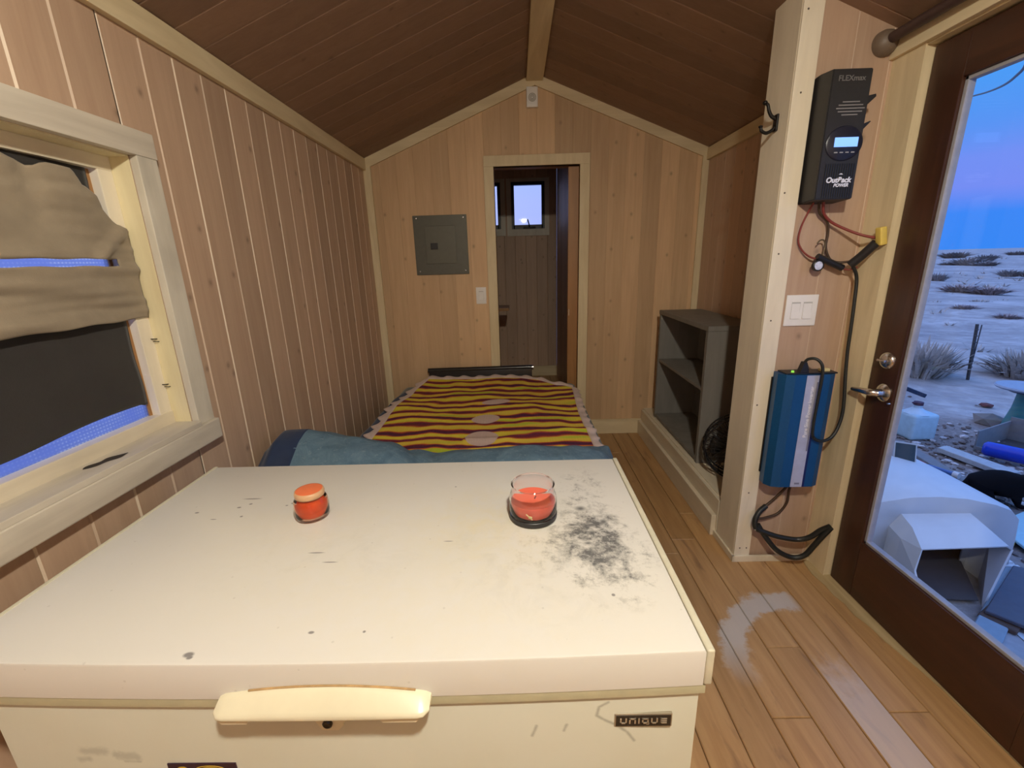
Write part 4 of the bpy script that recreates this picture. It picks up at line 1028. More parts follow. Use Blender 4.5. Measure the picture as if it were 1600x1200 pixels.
def hook():
    x = .999; y = 1.862; z = 1.875
    t = thing('coat_hook', 'black iron double coat hook on the white partition post', 'hook', (x, y, z))
    bm = nb(); bx(bm, (x - .008, y - .013, z - .028), (x, y + .013, z + .030), .003, 3); obj('back_plate', bm, M['black_metal'], t, smooth=40)
    bm = nb(); tube(bm, [(x - .004, y, z + .015), (x - .022, y, z + .024), (x - .034, y, z + .042), (x - .041, y, z + .062), (x - .050, y, z + .068)], .0060, 10, 6, taper=(1.1, .9)); lathe(bm, [(0, -.007), (.008, -.002), (.009, .003), (.006, .008), (0, .010)], (x - .052, y, z + .068), 14); obj('prong', bm, M['black_metal'], t, smooth=50)
    bm = nb(); tube(bm, [(x - .004, y, z - .012), (x - .016, y, z - .024), (x - .036, y, z - .032), (x - .054, y, z - .024), (x - .058, y, z - .012)], .0060, 10, 6, taper=(1.1, .9)); lathe(bm, [(0, -.006), (.007, -.002), (.008, .003), (0, .008)], (x - .059, y, z - .011), 14); obj('prong', bm, M['black_metal'], t, smooth=50)
hook()

# ------------------------------------------------------------------ charge controller
YP = 1.80
def controller():
    x0, x1, yf = 1.080, 1.214, 1.700; zb, zt = 1.578, 1.995
    t = thing('charge_controller', 'tall black solar charge controller with a lit blue screen on the partition', 'charge controller', ((x0 + x1) / 2, YP, zb))
    bm = nb()
    prof = [(YP, zb), (yf, zb + .006), (yf, zt - .004), (YP - .03, zt + .004), (YP, zt + .002)]
    prism(bm, [(x0, y, z) for y, z in prof], (x1 - x0, 0, 0))
    bmesh.ops.bevel(bm, geom=[e for e in bm.edges], offset=.003, segments=2, affect='EDGES')
    obj('housing', bm, M['black_body'], t, smooth=35)
    # finned lower cover
    bm = nb()
    for i in range(13):
        x = x0 + .022 + i * .0082; bx(bm, (x, yf - .0022, zb + .012), (x + .0038, yf + .001, 1.700))
    obj('lower_cover_ribs', bm, M['black_plastic'], t)
    # round control bezel + screen
    bm = nb(); lathe(bm, [(0, .006), (.058, .006), (.063, .003), (.064, 0)], (0, 0, 0), 48)
    xform(bm, Matrix.Translation((1.153, yf, 1.764)) @ Matrix.Diagonal((1, 1, .88, 1)) @ Matrix.Rotation(pi / 2, 4, 'X'))
    bz = obj('control_bezel', bm, plain('blue_black_bezel', (.014, .016, .032), .35), t, smooth=40)
    obj('screen', box((1.116, yf - .0085, 1.752), (1.196, yf - .0058, 1.782), .0008), emis('lit_blue_screen', (.20, .42, 1.0), 1.0), bz)
    bm = nb()
    for i in range(4): bx(bm, (1.119 + i * .0195, yf - .0085, 1.7325), (1.131 + i * .0195, yf - .006, 1.7365), .001)
    obj('buttons', bm, plain('grey_buttons', (.35, .35, .38), .4), bz)
    # horizontal vent stripes forming an oval
    bm = nb()
    for k, hw in enumerate((.029, .041, .048, .041, .027)):
        z = 1.892 - k * .0098; bx(bm, (1.156 - hw, yf - .0012, z - .0016), (1.156 + hw, yf + .001, z + .0016))
    obj('vent_slots', bm, plain('grey_vent_lines', (.26, .25, .25), .4), t)
    mt = plain('white_print', (.80, .82, .95), .4)
    bm = text_bm('FLEXmax', .0235, MY(1.146, yf - .0008, 1.962), bold=.0003); obj('model_lettering', bm, plain('grey_print', (.17, .165, .16), .4), t)
    bm = text_bm('OutBack', .0245, MY(1.152, yf - .0032, 1.646), bold=.0009, font_shear=.15)
    merge(bm, text_bm('POWER', .0150, MY(1.163, yf - .0032, 1.6290), bold=.0006, font_shear=.25))
    pk = nb(); prism(pk, [(1.150, yf - .0036, 1.6645), (1.158, yf - .0036, 1.6685), (1.166, yf - .0036, 1.6645)], (0, .001, 0)); merge(bm, pk)
    obj('logo_lettering', bm, mt, t)
    # two black side knobs and cable gland
    for k, (z, L) in enumerate(((1.898, .034), (1.822, .030))):
        bm = nb(); prism(bm, [(x1 - .004, yf + .006, z - .020), (x1 + L - .006, yf + .006, z + .010), (x1 + L - .008, yf + .006, z + .018 - k * .006), (x1 - .004, yf + .006, z + .012 - k * .01)], (0, .02, 0)); obj('side_tab', bm, M['black_plastic'], t)
controller()

def cable(name, label, P, r, m, k=8, n=10, cat='cable'):
    bm = nb(); tube(bm, P, r, n, k); o = obj(name, bm, m, smooth=60); return tag(o, label, cat)
RED = plain('red_cable', (.22, .035, .028), .45); BRN = plain('dark_brown_cable', (.055, .03, .015), .5); BLK = plain('black_cable', (.012, .014, .013), .45)
cable('red_wire', 'thin red wire looping down from the controller to the inline fuse holder', [(1.120, 1.76, 1.585), (1.112, 1.775, 1.55), (1.100, 1.785, 1.50), (1.097, 1.788, 1.45), (1.112, 1.785, 1.415), (1.14, 1.778, 1.388), (1.170, 1.770, 1.376)], .0034, RED)
cable('red_wire', 'short red wire between the inline fuse holder and the black grip', [(1.268, 1.765, 1.338), (1.290, 1.755, 1.334), (1.308, 1.74, 1.343)], .0030, RED)
cable('red_cable', 'red cable running from the controller to the yellow connector', [(1.150, 1.755, 1.585), (1.163, 1.765, 1.545), (1.195, 1.77, 1.515), (1.235, 1.765, 1.492), (1.285, 1.74, 1.465), (1.318, 1.71, 1.450), (1.332, 1.692, 1.448)], .0050, RED)
cable('brown_cable', 'dark brown cable drooping from the controller into the black grip', [(1.140, 1.765, 1.585), (1.155, 1.775, 1.545), (1.192, 1.780, 1.512), (1.205, 1.785, 1.47), (1.205, 1.785, 1.42), (1.225, 1.78, 1.375), (1.255, 1.77, 1.362), (1.290, 1.742, 1.366)], .0045, BRN)
def fuse():
    t = thing('fuse_holder', 'black inline fuse holder with a small round dial and wire clip', 'fuse holder', (1.19, 1.77, 1.37))
    bm = nb(); tube(bm, [(1.165, 1.765, 1.386), (1.268, 1.765, 1.341)], .0125, 12, smooth=False); bmesh.ops.bevel(bm, geom=[e for e in bm.edges if e.is_boundary], offset=.001) if False else None
    obj('fuse_tube', bm, M['black_plastic'], t, smooth=50)
    bm = nb(); lathe(bm, [(.021, 0), (.021, .012), (.017, .014), (.0165, .011), (0, .011)], (1.170, 1.768, 1.352), 28, '-Y'); dd = obj('dial_rim', bm, M['black_plastic'], t, smooth=40)
    bm = nb(); lathe(bm, [(.016, 0), (0, .0006)], (1.170, 1.7565, 1.352), 28, '-Y'); obj('dial_face', bm, plain('pale_dial', (.66, .70, .90), .3, var=.25, scale=120), dd)
    bm = nb(); tube(bm, [(1.185, 1.765, 1.392), (1.190, 1.768, 1.425), (1.184, 1.770, 1.445), (1.170, 1.770, 1.446), (1.160, 1.770, 1.434)], .0026, 8); obj('wire_clip', bm, plain('dull_wire', (.12, .09, .05), .4, .5), t, smooth=50)
fuse()
def grip():
    t = thing('cable_connector', 'yellow two-way connector plugged into a thick black grip on the partition', 'connector', (1.31, 1.72, 1.39))
    bm = nb(); tube(bm, [(1.284, 1.748, 1.352), (1.303, 1.724, 1.384), (1.324, 1.692, 1.430)], .0160, 14, 6); obj('black_grip', bm, M['black_plastic'], t, smooth=50)
    bm = nb(); bx(bm, (-.012, -.014, -.030), (.012, .014, .034), .005, 3); xform(bm, Matrix.Translation((1.330, 1.682, 1.450)) @ Matrix.Rotation(-.20, 4, 'Y')); bx(bm, (1.318, 1.672, 1.445), (1.334, 1.690, 1.462), .003)
    obj('yellow_plug', bm, plain('yellow_plug', (.74, .55, .12), .45), t, smooth=40)
grip()
cable('long_black_cable', 'long black cable hanging from the grip down to the side of the blue inverter', [(1.290, 1.742, 1.350), (1.316, 1.745, 1.30), (1.319, 1.738, 1.20), (1.320, 1.733, 1.10), (1.320, 1.729, 1.02), (1.321, 1.718, .92), (1.322, 1.700, .80), (1.314, 1.692, .73), (1.290, 1.684, .675), (1.255, 1.682, .652), (1.222, 1.682, .657), (1.206, 1.682, .672)], .0062, BLK)

def inverter():
    t = thing('inverter', 'blue aluminium power inverter with a silver stripe mounted low on the partition', 'inverter', (1.17, YP, .43))
    zb, zt = .432, .930; yb = 1.80
    sec = [(1.066, 1.775), (1.060, 1.735), (1.078, 1.708), (1.112, 1.700), (1.25, 1.700), (1.275, 1.712), (1.292, 1.735), (1.290, 1.775)]
    bm = nb(); prism(bm, [(x, y, zb) for x, y in sec], (0, 0, zt - zb))
    # angled lower-left cut
    obj('blue_housing', bm, plain('blue_anodised', (.008, .085, .235), .42, .35, .06, 200, .05), t)
    bm = nb(); bx(bm, (1.062, 1.775, .470), (1.296, 1.80, .905), .002); obj('mounting_flange', bm, M['black_metal'], t)
    bm = nb(); bx(bm, (1.080, 1.712, zt), (1.285, 1.775, zt + .006), .002); obj('end_plate', bm, M['black_plastic'], t)
    # stripes
    st = obj('silver_stripe', box((1.156, 1.6985, zb + .001), (1.205, 1.7005, zt - .002)), plain('silver_print', (.50, .52, .66), .35, .2), t)
    obj('navy_stripe', box((1.2055, 1.6985, zb + .001), (1.2145, 1.7005, zt - .002)), plain('navy_print', (.006, .012, .10), .4), t)
    bm = text_bm('Pure Sine Power Inverter', .0215, Matrix.Translation((1.183, 1.698, .772)) @ Matrix.Rotation(pi / 2, 4, 'X') @ Matrix.Rotation(pi / 2, 4, 'Z'), bold=.0002)
    obj('stripe_lettering', bm, plain('white_lettering', (.84, .84, .92), .4), st)
    bm = nb(); bx(bm, (1.172, 1.697, .446), (1.192, 1.699, .453)); bx(bm, (1.198, 1.697, .60), (1.2035, 1.699, .90)); obj('fine_print', bm, plain('grey_fine_print', (.20, .20, .28), .5), st)
    bm = nb(); bx(bm, (1.225, 1.725, zt + .006), (1.262, 1.745, zt + .018), .003); obj('outlet_cover', bm, plain('ivory_outlet', (.70, .60, .30), .4), t)
    bm = nb(); lathe(bm, [(.006, 0), (.005, .007), (0, .008)], (1.113, 1.728, zt + .006), 12); obj('indicator_light', bm, emis('green_indicator', (.25, .7, .08), .6), t)
inverter()
def plugcord():
    t = thing('power_cord', 'black power cord arching from its plug over the top front of the blue inverter', 'power cord', (1.16, 1.72, .94))
    bm = nb(); prism(bm, [(1.138, 1.718, .936), (1.172, 1.718, .936), (1.168, 1.718, .958), (1.160, 1.718, .978), (1.150, 1.718, .978), (1.145, 1.718, .962)], (0, .024, 0)); obj('plug', bm, M['black_plastic'], t)
    bm = nb(); tube(bm, [(1.155, 1.73, .972), (1.163, 1.722, .990), (1.182, 1.705, .995), (1.199, 1.690, .975), (1.205, 1.685, .93), (1.203, 1.684, .84), (1.201, 1.684, .74), (1.203, 1.683, .69), (1.206, 1.682, .674)], .0058, 10); obj('cord', bm, BLK, t, smooth=60)
plugcord()
def battery_cables():
    t = thing('battery_cables', 'thick black battery cables looping below the blue inverter to a clamp', 'cable', (1.2, 1.77, .2))
    bm = nb(); tube(bm, [(1.190, 1.745, .435), (1.178, 1.765, .385), (1.140, 1.775, .325), (1.105, 1.775, .290)], .0058, 8); tube(bm, [(1.196, 1.745, .435), (1.200, 1.765, .38), (1.205, 1.775, .31), (1.175, 1.778, .255), (1.12, 1.775, .235), (1.080, 1.77, .232)], .0055, 8); obj('thin_lead', bm, BRN, t, smooth=60)
    bm = nb(); tube(bm, [(1.112, 1.772, .298), (1.080, 1.762, .275), (1.060, 1.752, .240), (1.062, 1.745, .205), (1.090, 1.74, .188), (1.16, 1.73, .165), (1.24, 1.72, .155), (1.28, 1.70, .180), (1.308, 1.68, .228), (1.328, 1.658, .262)], .0115, 12)
    tube(bm, [(1.075, 1.755, .215), (1.105, 1.74, .165), (1.16, 1.725, .098), (1.225, 1.715, .066), (1.270, 1.70, .085), (1.296, 1.69, .14), (1.312, 1.67, .205), (1.330, 1.655, .258)], .0115, 12); obj('thick_lead', bm, BLK, t, smooth=60)
    bm = nb(); bx(bm, (1.055, 1.735, .188), (1.098, 1.752, .204), .004); xform(bm, Matrix.Translation((1.075, 1.745, .196)) @ Matrix.Rotation(.35, 4, 'Y') @ Matrix.Translation((-1.075, -1.745, -.196))); obj('cable_tie', bm, plain('beige_tie', (.55, .48, .33), .5), t)
battery_cables()

# ceiling lamp fixture (above and behind the camera; its bulb is the light made at the top)
def lamp():
    t = thing('ceiling_lamp', 'plain round ceiling lamp hanging behind the camera', 'lamp', (LAMP.x, LAMP.y, LAMP.z))
    zt = roof_z(LAMP.x)
    bm = nb(); tube(bm, [(LAMP.x, LAMP.y, zt), (LAMP.x, LAMP.y, LAMP.z + .075)], .006, 10, smooth=False); lathe(bm, [(0, .10), (.03, .10), (.032, .06), (0, .06)], (LAMP.x, LAMP.y, LAMP.z), 20); obj('stem', bm, M['black_metal'], t, smooth=40)
    bm = nb(); lathe(bm, [(.032, .075), (.07, .06), (.12, .02), (.13, .0)], (LAMP.x, LAMP.y, LAMP.z), 36); obj('lamp_shade', bm, M['white_plastic'], t, smooth=60, solid=.002)
lamp()


# ------------------------------------------------------------------ outer shell (keeps daylight out of the joints)
def shell():
    m = plain('outer_sheathing', (.22, .20, .19), .8)
    bm = nb()
    for lo, hi in (((-1.22, YB - .1, -.3), (XL - .0195, WY0, EZ + .02)), ((-1.22, WY1, -.3), (XL - .0195, 5.5, EZ + .02)), ((-1.22, WY0, -.3), (XL - .0195, WY1, WZ0 - .014)), ((-1.22, WY0, WZ1), (XL - .0195, WY1, EZ + .02))): bx(bm, lo, hi)
    struct(obj('wall_left_outer', bm, m))
    bm = nb(); bx(bm, (XRW + .0195, 1.80, -.3), (1.50, 5.5, 2.14)); struct(obj('wall_right_outer', bm, m))
    bm = nb(); prism(bm, [(XL - .1, YF + .02, 0), (XL - .1, YF + .02, EZ), (DX0 - .003, YF + .02, roof_z(DX0 - .003)), (DX0 - .003, YF + .02, 0)], (0, .02, 0))
    bmm = nb(); prism(bmm, [(DX1 + .003, YF + .02, 0), (DX1 + .003, YF + .02, roof_z(DX1) + .0), (XRW + .05, YF + .02, roof_z(XRW)), (XRW + .05, YF + .02, 0)], (0, .02, 0)); merge(bm, bmm)
    bx(bm, (DX0 - .003, YF + .02, DZ), (DX1 + .003, YF + .04, 2.56)); struct(obj('wall_far_outer', bm, m))
    bm = nb(); bx(bm, (.508, 3.45, 0), (.53, 5.4, 2.5)); struct(obj('wall_back_room_outer', bm, m))
shell()

# ------------------------------------------------------------------ OUTSIDE
GZ = -.45
def ground_mat():
    m = NT('pale_desert_ground'); v = m.coord('Position', (1, 1, 1)); n1 = m.noise(v, .45, 6, .65, .5); n2 = m.noise(v, 2.6, 6, .7, .6); n3 = m.noise(v, 22, 4, .7)
    pos = m.n('ShaderNodeNewGeometry').outputs['Position']; sx = m.n('ShaderNodeSeparateXYZ'); m.l(pos, sx.inputs[0])
    dx = m.math('SUBTRACT', sx.outputs[0], 3.9); dy = m.math('SUBTRACT', sx.outputs[1], 3.3)
    near = m.ramp(m.math('ADD', m.math('DIVIDE', m.math('SQRT', m.math('ADD', m.math('MULTIPLY', dx, dx), m.math('MULTIPLY', dy, dy))), 10.0), m.math('MULTIPLY', m.math('SUBTRACT', n2, .5), .12)), [(.12, 1.0), (.24, 0.0)])
    c = m.ramp(m.math('ADD', m.math('MULTIPLY', n1, .5), m.math('MULTIPLY', n2, .5)), [(.35, (.24, .23, .24)), (.5, (.36, .36, .37)), (.62, (.52, .53, .55))])
    c = m.mix(m.math('MULTIPLY', near, .75), c, m.ramp(n3, [(.35, (.09, .07, .065)), (.60, (.22, .18, .17)), (.70, (.50, .50, .52))]))
    m.col(c); m.set(Roughness=.95); m.bump(m.math('ADD', n2, m.math('MULTIPLY', n3, .4)), .5, .03); return m.m
def ground():
    bm = nb(); rows = []; n = 120; r = 1.2
    while r < 1500:
        ring = []
        for i in range(n):
            a = 2 * pi * i / n; x, y = r * cos(a), r * sin(a)
            z = GZ + (.018 * mnoise.noise(Vector((x * 1.3, y * 1.3, 0)))) + (.0 if r < 5 else min(.35, (r - 5) * .012) * mnoise.noise(Vector((x * .16, y * .16, 5))))
            if r > 60: z += min(1.5, (r - 60) * .006) * (mnoise.noise(Vector((x * .012, y * .012, 2))))
            ring.append(bm.verts.new((x, y, z)))
        rows.append(ring); r *= 1.075
    for a, b in zip(rows, rows[1:]):
        for i in range(n): bm.faces.new((a[i], a[(i + 1) % n], b[(i + 1) % n], b[i]))
    struct(obj('ground', bm, ground_mat(), smooth=80), 'pale dry desert ground running to the horizon')
ground()
def rock(bm, c, s, seed, flat=.6):
    r = bmesh.ops.create_icosphere(bm, subdivisions=1, radius=1)
    rnd = random.Random(seed); k = [rnd.uniform(.7, 1.3) for _ in range(3)]; a = rnd.uniform(0, 6.28)
    for v in r['verts']:
        p = v.co * (1 + .35 * mnoise.noise(v.co * 1.7 + Vector((seed, 0, 0)))); p = Vector((p.x * k[0], p.y * k[1], p.z * flat * k[2])) * s
        v.co = Vector((p.x * cos(a) - p.y * sin(a), p.x * sin(a) + p.y * cos(a), p.z)) + Vector(c)
def gravel():
    rnd = random.Random(4)
    for name, mcol, n, smax, lab in (('gravel', (.16, .13, .125), 1300, .026, 'dark gravel and dirt clods scattered behind the dog house'), ('pale_rubble', (.50, .50, .53), 340, .038, 'pale stone chips and plaster bits strewn over the gravel')):
        bm = nb()
        for i in range(n):
            x = rnd.gauss(3.95, .75); y = rnd.gauss(3.4, .65)
            if x < 1.8 or y < 1.0: continue
            rock(bm, (x, y, GZ + .006), rnd.uniform(.006, smax), i, .5)
        o = obj(name, bm, plain(name + '_stone', mcol, .9, var=.3)); tag(o, lab, 'gravel', None, 'stuff')
gravel()
bm = nb(); rock(bm, (5.14, 4.52, GZ + .04), .15, 5, .5); tag(obj('stone', bm, plain('grey_stone', (.20, .20, .20), .9)), 'flat grey stone lying beyond the rubble', 'stone')
bm = nb(); rock(bm, (5.66, 5.07, GZ + .02), .075, 9, .5); tag(obj('stone', bm, plain('rust_stone', (.14, .05, .05), .9)), 'small dark reddish stone alone on the pale ground', 'stone')

OUTW = plain('white_moulded_plastic', (.70, .70, .72), .45, 0, .04, 8, .02)
def doghouse():
    a = R_(5); d = Vector((sin(a), cos(a), 0)); w = Vector((cos(a), -sin(a), 0)); O = Vector((2.88, 2.23, GZ))
    P = lambda t_, s, z: O + w * t_ + d * s + Vector((0, 0, z))
    t = thing('dog_house', 'large white plastic dog house with a dark hooded opening outside the glass door', 'dog house', (2.45, 2.7, GZ))
    def sect(s, sc, top):
        pts = []
        W = .94
        raw = [(-.94, 0), (-.935, .20), (-.92, .33), (-.87, .39), (-.78, .435), (-.62, .47), (-.47, .48), (-.32, .47), (-.16, .435), (-.07, .40), (-.02, .345), (-.005, .20), (0, 0)]
        return [P(-.47 + (t_ + .47) * sc, s, z * top) for t_, z in raw]
    bm = nb(); S = [(.0, .985, .985), (.03, 1, 1), (.45, .985, 1.0), (.80, .93, .985), (.95, .86, .93), (.97, .82, .90)]
    rows = [[bm.verts.new(p) for p in sect(*q)] for q in S]; N = len(rows[0])
    for A, B in zip(rows, rows[1:]):
        for i in range(N - 1): bm.faces.new((A[i], A[i + 1], B[i + 1], B[i]))
    bm.faces.new(rows[-1])
    # front face as ring around the hood mouth
    hole = [P(-.665, .0, .0), P(-.665, .0, .27), P(-.62, .0, .35), P(-.31, .0, .36), P(-.27, .0, .27), P(-.27, .0, .0)]
    hv = [bm.verts.new(p) for p in hole]; F = rows[0]
    for q in ((F[0], F[1], hv[1], hv[0]), (F[1], F[2], hv[1]), (F[2], F[3], hv[2], hv[1]), (F[3], F[4], hv[2]), (F[4], F[5], hv[2]), (F[5], F[6], hv[2]), (F[6], F[7], hv[3], hv[2]), (F[7], F[8], hv[3]), (F[8], F[9], hv[3]), (F[9], F[10], hv[4], hv[3]), (F[10], F[11], hv[4]), (F[11], F[12], hv[5], hv[4])): bm.faces.new(q)
    obj('shell', bm, OUTW, t, smooth=45, solid=.012)
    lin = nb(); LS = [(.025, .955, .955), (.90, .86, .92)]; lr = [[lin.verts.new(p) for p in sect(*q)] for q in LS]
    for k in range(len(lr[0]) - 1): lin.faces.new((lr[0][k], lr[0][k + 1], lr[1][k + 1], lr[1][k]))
    lin.faces.new(lr[1]); obj('inner_shade_shell', lin, plain('inner_shade_dark', (.035, .035, .045), .9), t, smooth=45)  # added inner shell; its near-black colour stands in for the unlit interior
    bm = nb()
    for i, (t0, t1, s0, s1) in enumerate(((-.99, .05, .96, 1.0), (-.99, -.935, .0, .96), (-.005, .05, .0, .96), (-.99, -.70, -.04, .0), (-.235, .05, -.04, .0))):
        c = [P(t0, s0, .0), P(t1, s0, .0), P(t1, s1, .0), P(t0, s1, .0)]; prism(bm, c, (0, 0, .045))
    bmesh.ops.bevel(bm, geom=[e for e in bm.edges], offset=.012, segments=2, affect='EDGES'); obj('base_flange', bm, OUTW, t, smooth=45)
    obj('interior_floor', (lambda b: (prism(b, [P(-.69, -.31, .03), P(-.42, -.31, .03), P(-.25, .02, .05), P(-.04, .05, .05), P(-.08, .9, .05), P(-.86, .9, .05), P(-.9, .05, .05), P(-.69, .02, .05)], (0, 0, .005)), b)[1])(nb()), plain('interior_shade_dark', (.05, .05, .06), .9), t)  # dark floor colour stands for the shade inside, carried out under the hood
    # projecting hood
    bm = nb()
    back = [P(-.70, .01, .0), P(-.70, .01, .28), P(-.65, .01, .360), P(-.29, .01, .375), P(-.235, .01, .30), P(-.235, .01, .0)]
    mid = [P(-.70, -.10, .0), P(-.70, -.10, .26), P(-.655, -.10, .330), P(-.285, -.10, .350), P(-.235, -.10, .28), P(-.235, -.10, .0)]
    fr = [P(-.70, -.33, .0), P(-.715, -.25, .16), P(-.685, -.225, .275), P(-.262, -.215, .305), P(-.235, -.215, .285), P(-.41, -.33, .0)]
    R = [[bm.verts.new(p) for p in row] for row in (back, mid, fr)]
    for A, B in zip(R, R[1:]):
        for i in range(5): bm.faces.new((A[i], A[i + 1], B[i + 1], B[i]))
    obj('entrance_hood', bm, OUTW, t, solid=.010)
doghouse()
def solar():
    t = thing('floodlight', 'small square solar floodlight lying on the dog house roof', 'floodlight', (2.62, 2.75, GZ + .47))
    q = Matrix.Translation((2.655, 2.80, .050)) @ Matrix.Rotation(R_(-28), 4, 'Z') @ Matrix.Rotation(R_(66), 4, 'X') @ Matrix.Rotation(R_(8), 4, 'Y')
    bm = box((-.065, -.075, -.012), (.065, .075, .012), .004); xform(bm, q); obj('frame', bm, plain('pale_frame', (.45, .47, .50), .5), t)
    bm = box((-.056, -.064, .0115), (.056, .064, .0140), .001); xform(bm, q); obj('dark_panel', bm, plain('dark_panel', (.012, .03, .04), .3), t)
    bm = nb(); tube(bm, [(2.63, 2.77, .00), (2.605, 2.73, -.03), (2.60, 2.70, -.055), (2.605, 2.68, -.066)], .018, 10, 5); obj('bracket', bm, plain('dark_blue_bracket', (.04, .06, .10), .5), t, smooth=50)
solar()
def jug():
    x, y, z = 4.05, 4.22, GZ
    t = thing('water_jug', 'pale translucent plastic water jug standing beyond the dog house', 'jug', (x, y, z))
    bm = box((x - .13, y - .11, z), (x + .13, y + .11, z + .27), .035, 3); obj('body', bm, plain('cyan_white_plastic', (.42, .62, .74), .35), t, smooth=40)
    bm = nb(); lathe(bm, [(.11, 0), (.07, .03), (.035, .055), (.035, .085), (0, .085)], (x - .02, y, z + .262), 24); obj('neck', bm, plain('pale_neck', (.50, .66, .78), .4), t, smooth=50)
    bm = nb(); lathe(bm, [(.04, 0), (.04, .03), (0, .032)], (x - .02, y, z + .345), 20); bx(bm, (x - .08, y - .01, z + .36), (x - .01, y + .01, z + .375), .003); obj('cap', bm, plain('dark_red_cap', (.06, .02, .05), .5), t, smooth=40)
jug()
def bar(name, label, cat, a, b, r, m, n=10):
    bm = nb(); tube(bm, [a, b], r, n, smooth=False); o = obj(name, bm, m, smooth=50); return tag(o, label, cat)
# pump-like lever standing behind the jug
def lever():
    t = thing('pump_lever', 'short dark lever sloping from a pale post just above the water jug', 'lever', (3.84, 4.38, GZ))
    bm = nb(); tube(bm, [(3.97, 4.38, GZ), (3.97, 4.38, .03)], .022, 10, smooth=False); obj('post', bm, plain('pale_post', (.42, .52, .62), .5), t, smooth=50)
    bm = box((-.135, -.022, -.02), (.135, .022, .02), .006); xform(bm, Matrix.Translation((4.06, 4.34, .0)) @ Matrix.Rotation(R_(22), 4, 'Y')); obj('dark_arm', bm, plain('navy_arm', (.015, .03, .07), .5), t)
    bm = nb(); lathe(bm, [(0, -.03), (.028, -.026), (.032, 0), (.028, .026), (0, .03)], (3.95, 4.35, .055), 16); obj('pale_knob', bm, plain('pale_knob', (.50, .60, .72), .4), t, smooth=60)
lever()
def stool():
    x, y = 5.19, 4.30
    t = thing('garden_stool', 'teal tapered pedestal with a round grey top at the right edge of the view', 'stool', (x, y, GZ))
    bm = nb(); lathe(bm, [(0, 0), (.135, 0), (.13, .02), (.085, .25), (.072, .42), (.075, .435), (0, .435)], (x, y, GZ), 28); obj('pedestal', bm, plain('teal_plastic', (.03, .20, .22), .45), t, smooth=50)
    bm = nb(); lathe(bm, [(0, 0), (.14, 0), (.145, .035), (0, .035)], (x, y, GZ + .42), 28); obj('collar', bm, plain('dark_collar', (.05, .08, .14), .5), t, smooth=40)
    bm = nb(); lathe(bm, [(0, 0), (.24, 0), (.25, .015), (.24, .03), (0, .032)], (x, y, GZ + .455), 32); obj('top', bm, plain('grey_round_top', (.30, .38, .50), .5), t, smooth=40)
stool()
def board(name, label, cat, pts, th, m):
    bm = nb(); prism(bm, pts, (0, 0, th)); bmesh.ops.bevel(bm, geom=list(bm.edges), offset=min(.004, th * .3), segments=1, affect='EDGES'); return tag(obj(name, bm, m), label, cat)
PB = plain('pale_board', (.42, .46, .50), .7, var=.12)
board('plank', 'long pale plank on the gravel in front of the blue canister', 'plank', [(3.90, 3.80, -.425), (3.98, 3.26, -.425), (4.12, 3.30, -.425), (4.02, 3.84, -.425)], .045, PB)
board('plank', 'grey beam lying on the ground behind the dog house', 'plank', [(3.66, 4.02, -.445), (3.50, 3.14, -.445), (3.60, 3.12, -.445), (3.76, 4.00, -.445)], .05, plain('grey_beam', (.20, .21, .23), .8))
board('plywood_sheet', 'bright cyan-white sheet lying beside the dog house by the yellow tool', 'board', [(3.20, 2.62, -.42), (3.08, 2.20, -.42), (3.75, 2.28, -.42), (3.60, 2.78, -.42)], .02, plain('cyan_white_sheet', (.34, .58, .68), .6))
board('panel_board', 'deep blue-grey panel lying flat in front of the dog house', 'board', [(2.86, 2.19, -.405), (2.36, 1.86, -.405), (2.78, 1.35, -.405), (3.55, 1.75, -.405)], .02, plain('slate_blue_panel', (.085, .10, .14), .6))
for q in ((2.45, 1.80), (2.80, 1.42), (3.40, 1.75), (2.86, 2.08)):
    pass
board('plank', 'narrow pale plank running between the dog house hood and the blue-grey panel', 'plank', [(2.84, 2.21, -.432), (2.02, 1.64, -.432), (2.12, 1.58, -.432), (2.95, 2.16, -.432)], .022, plain('pale_blue_plank', (.30, .40, .48), .6))
def slab(name, label, pts):
    return board(name, label, 'slab', pts, .03, plain('concrete_' + str(len(pts)) + label[:5], (.40, .41, .44), .85, var=.12))
slab('paving_slab', 'pale slab just outside the glass door, nearest the doorstep', [(1.52, .2, -.462), (2.16, .2, -.462), (2.16, 1.62, -.462), (1.52, 1.62, -.462)])
slab('paving_slab', 'pale slab under the lower edge of the blue-grey panel', [(2.18, .6, -.463), (3.10, .6, -.463), (2.9, 1.66, -.463), (2.18, 1.88, -.463)])
board('block', 'broken dark brick wedged under the edge of the blue-grey panel', 'block', [(2.33, 1.86, -.43), (2.40, 1.74, -.43), (2.50, 1.80, -.43), (2.44, 1.92, -.43)], .022, plain('dark_brick', (.10, .07, .06), .9))
board('paper_scrap', 'small white triangular scrap on the pale slab', 'scrap', [(2.42, 1.78, -.431), (2.40, 1.66, -.431), (2.55, 1.66, -.431)], .003, plain('white_scrap', (.62, .72, .80), .6))
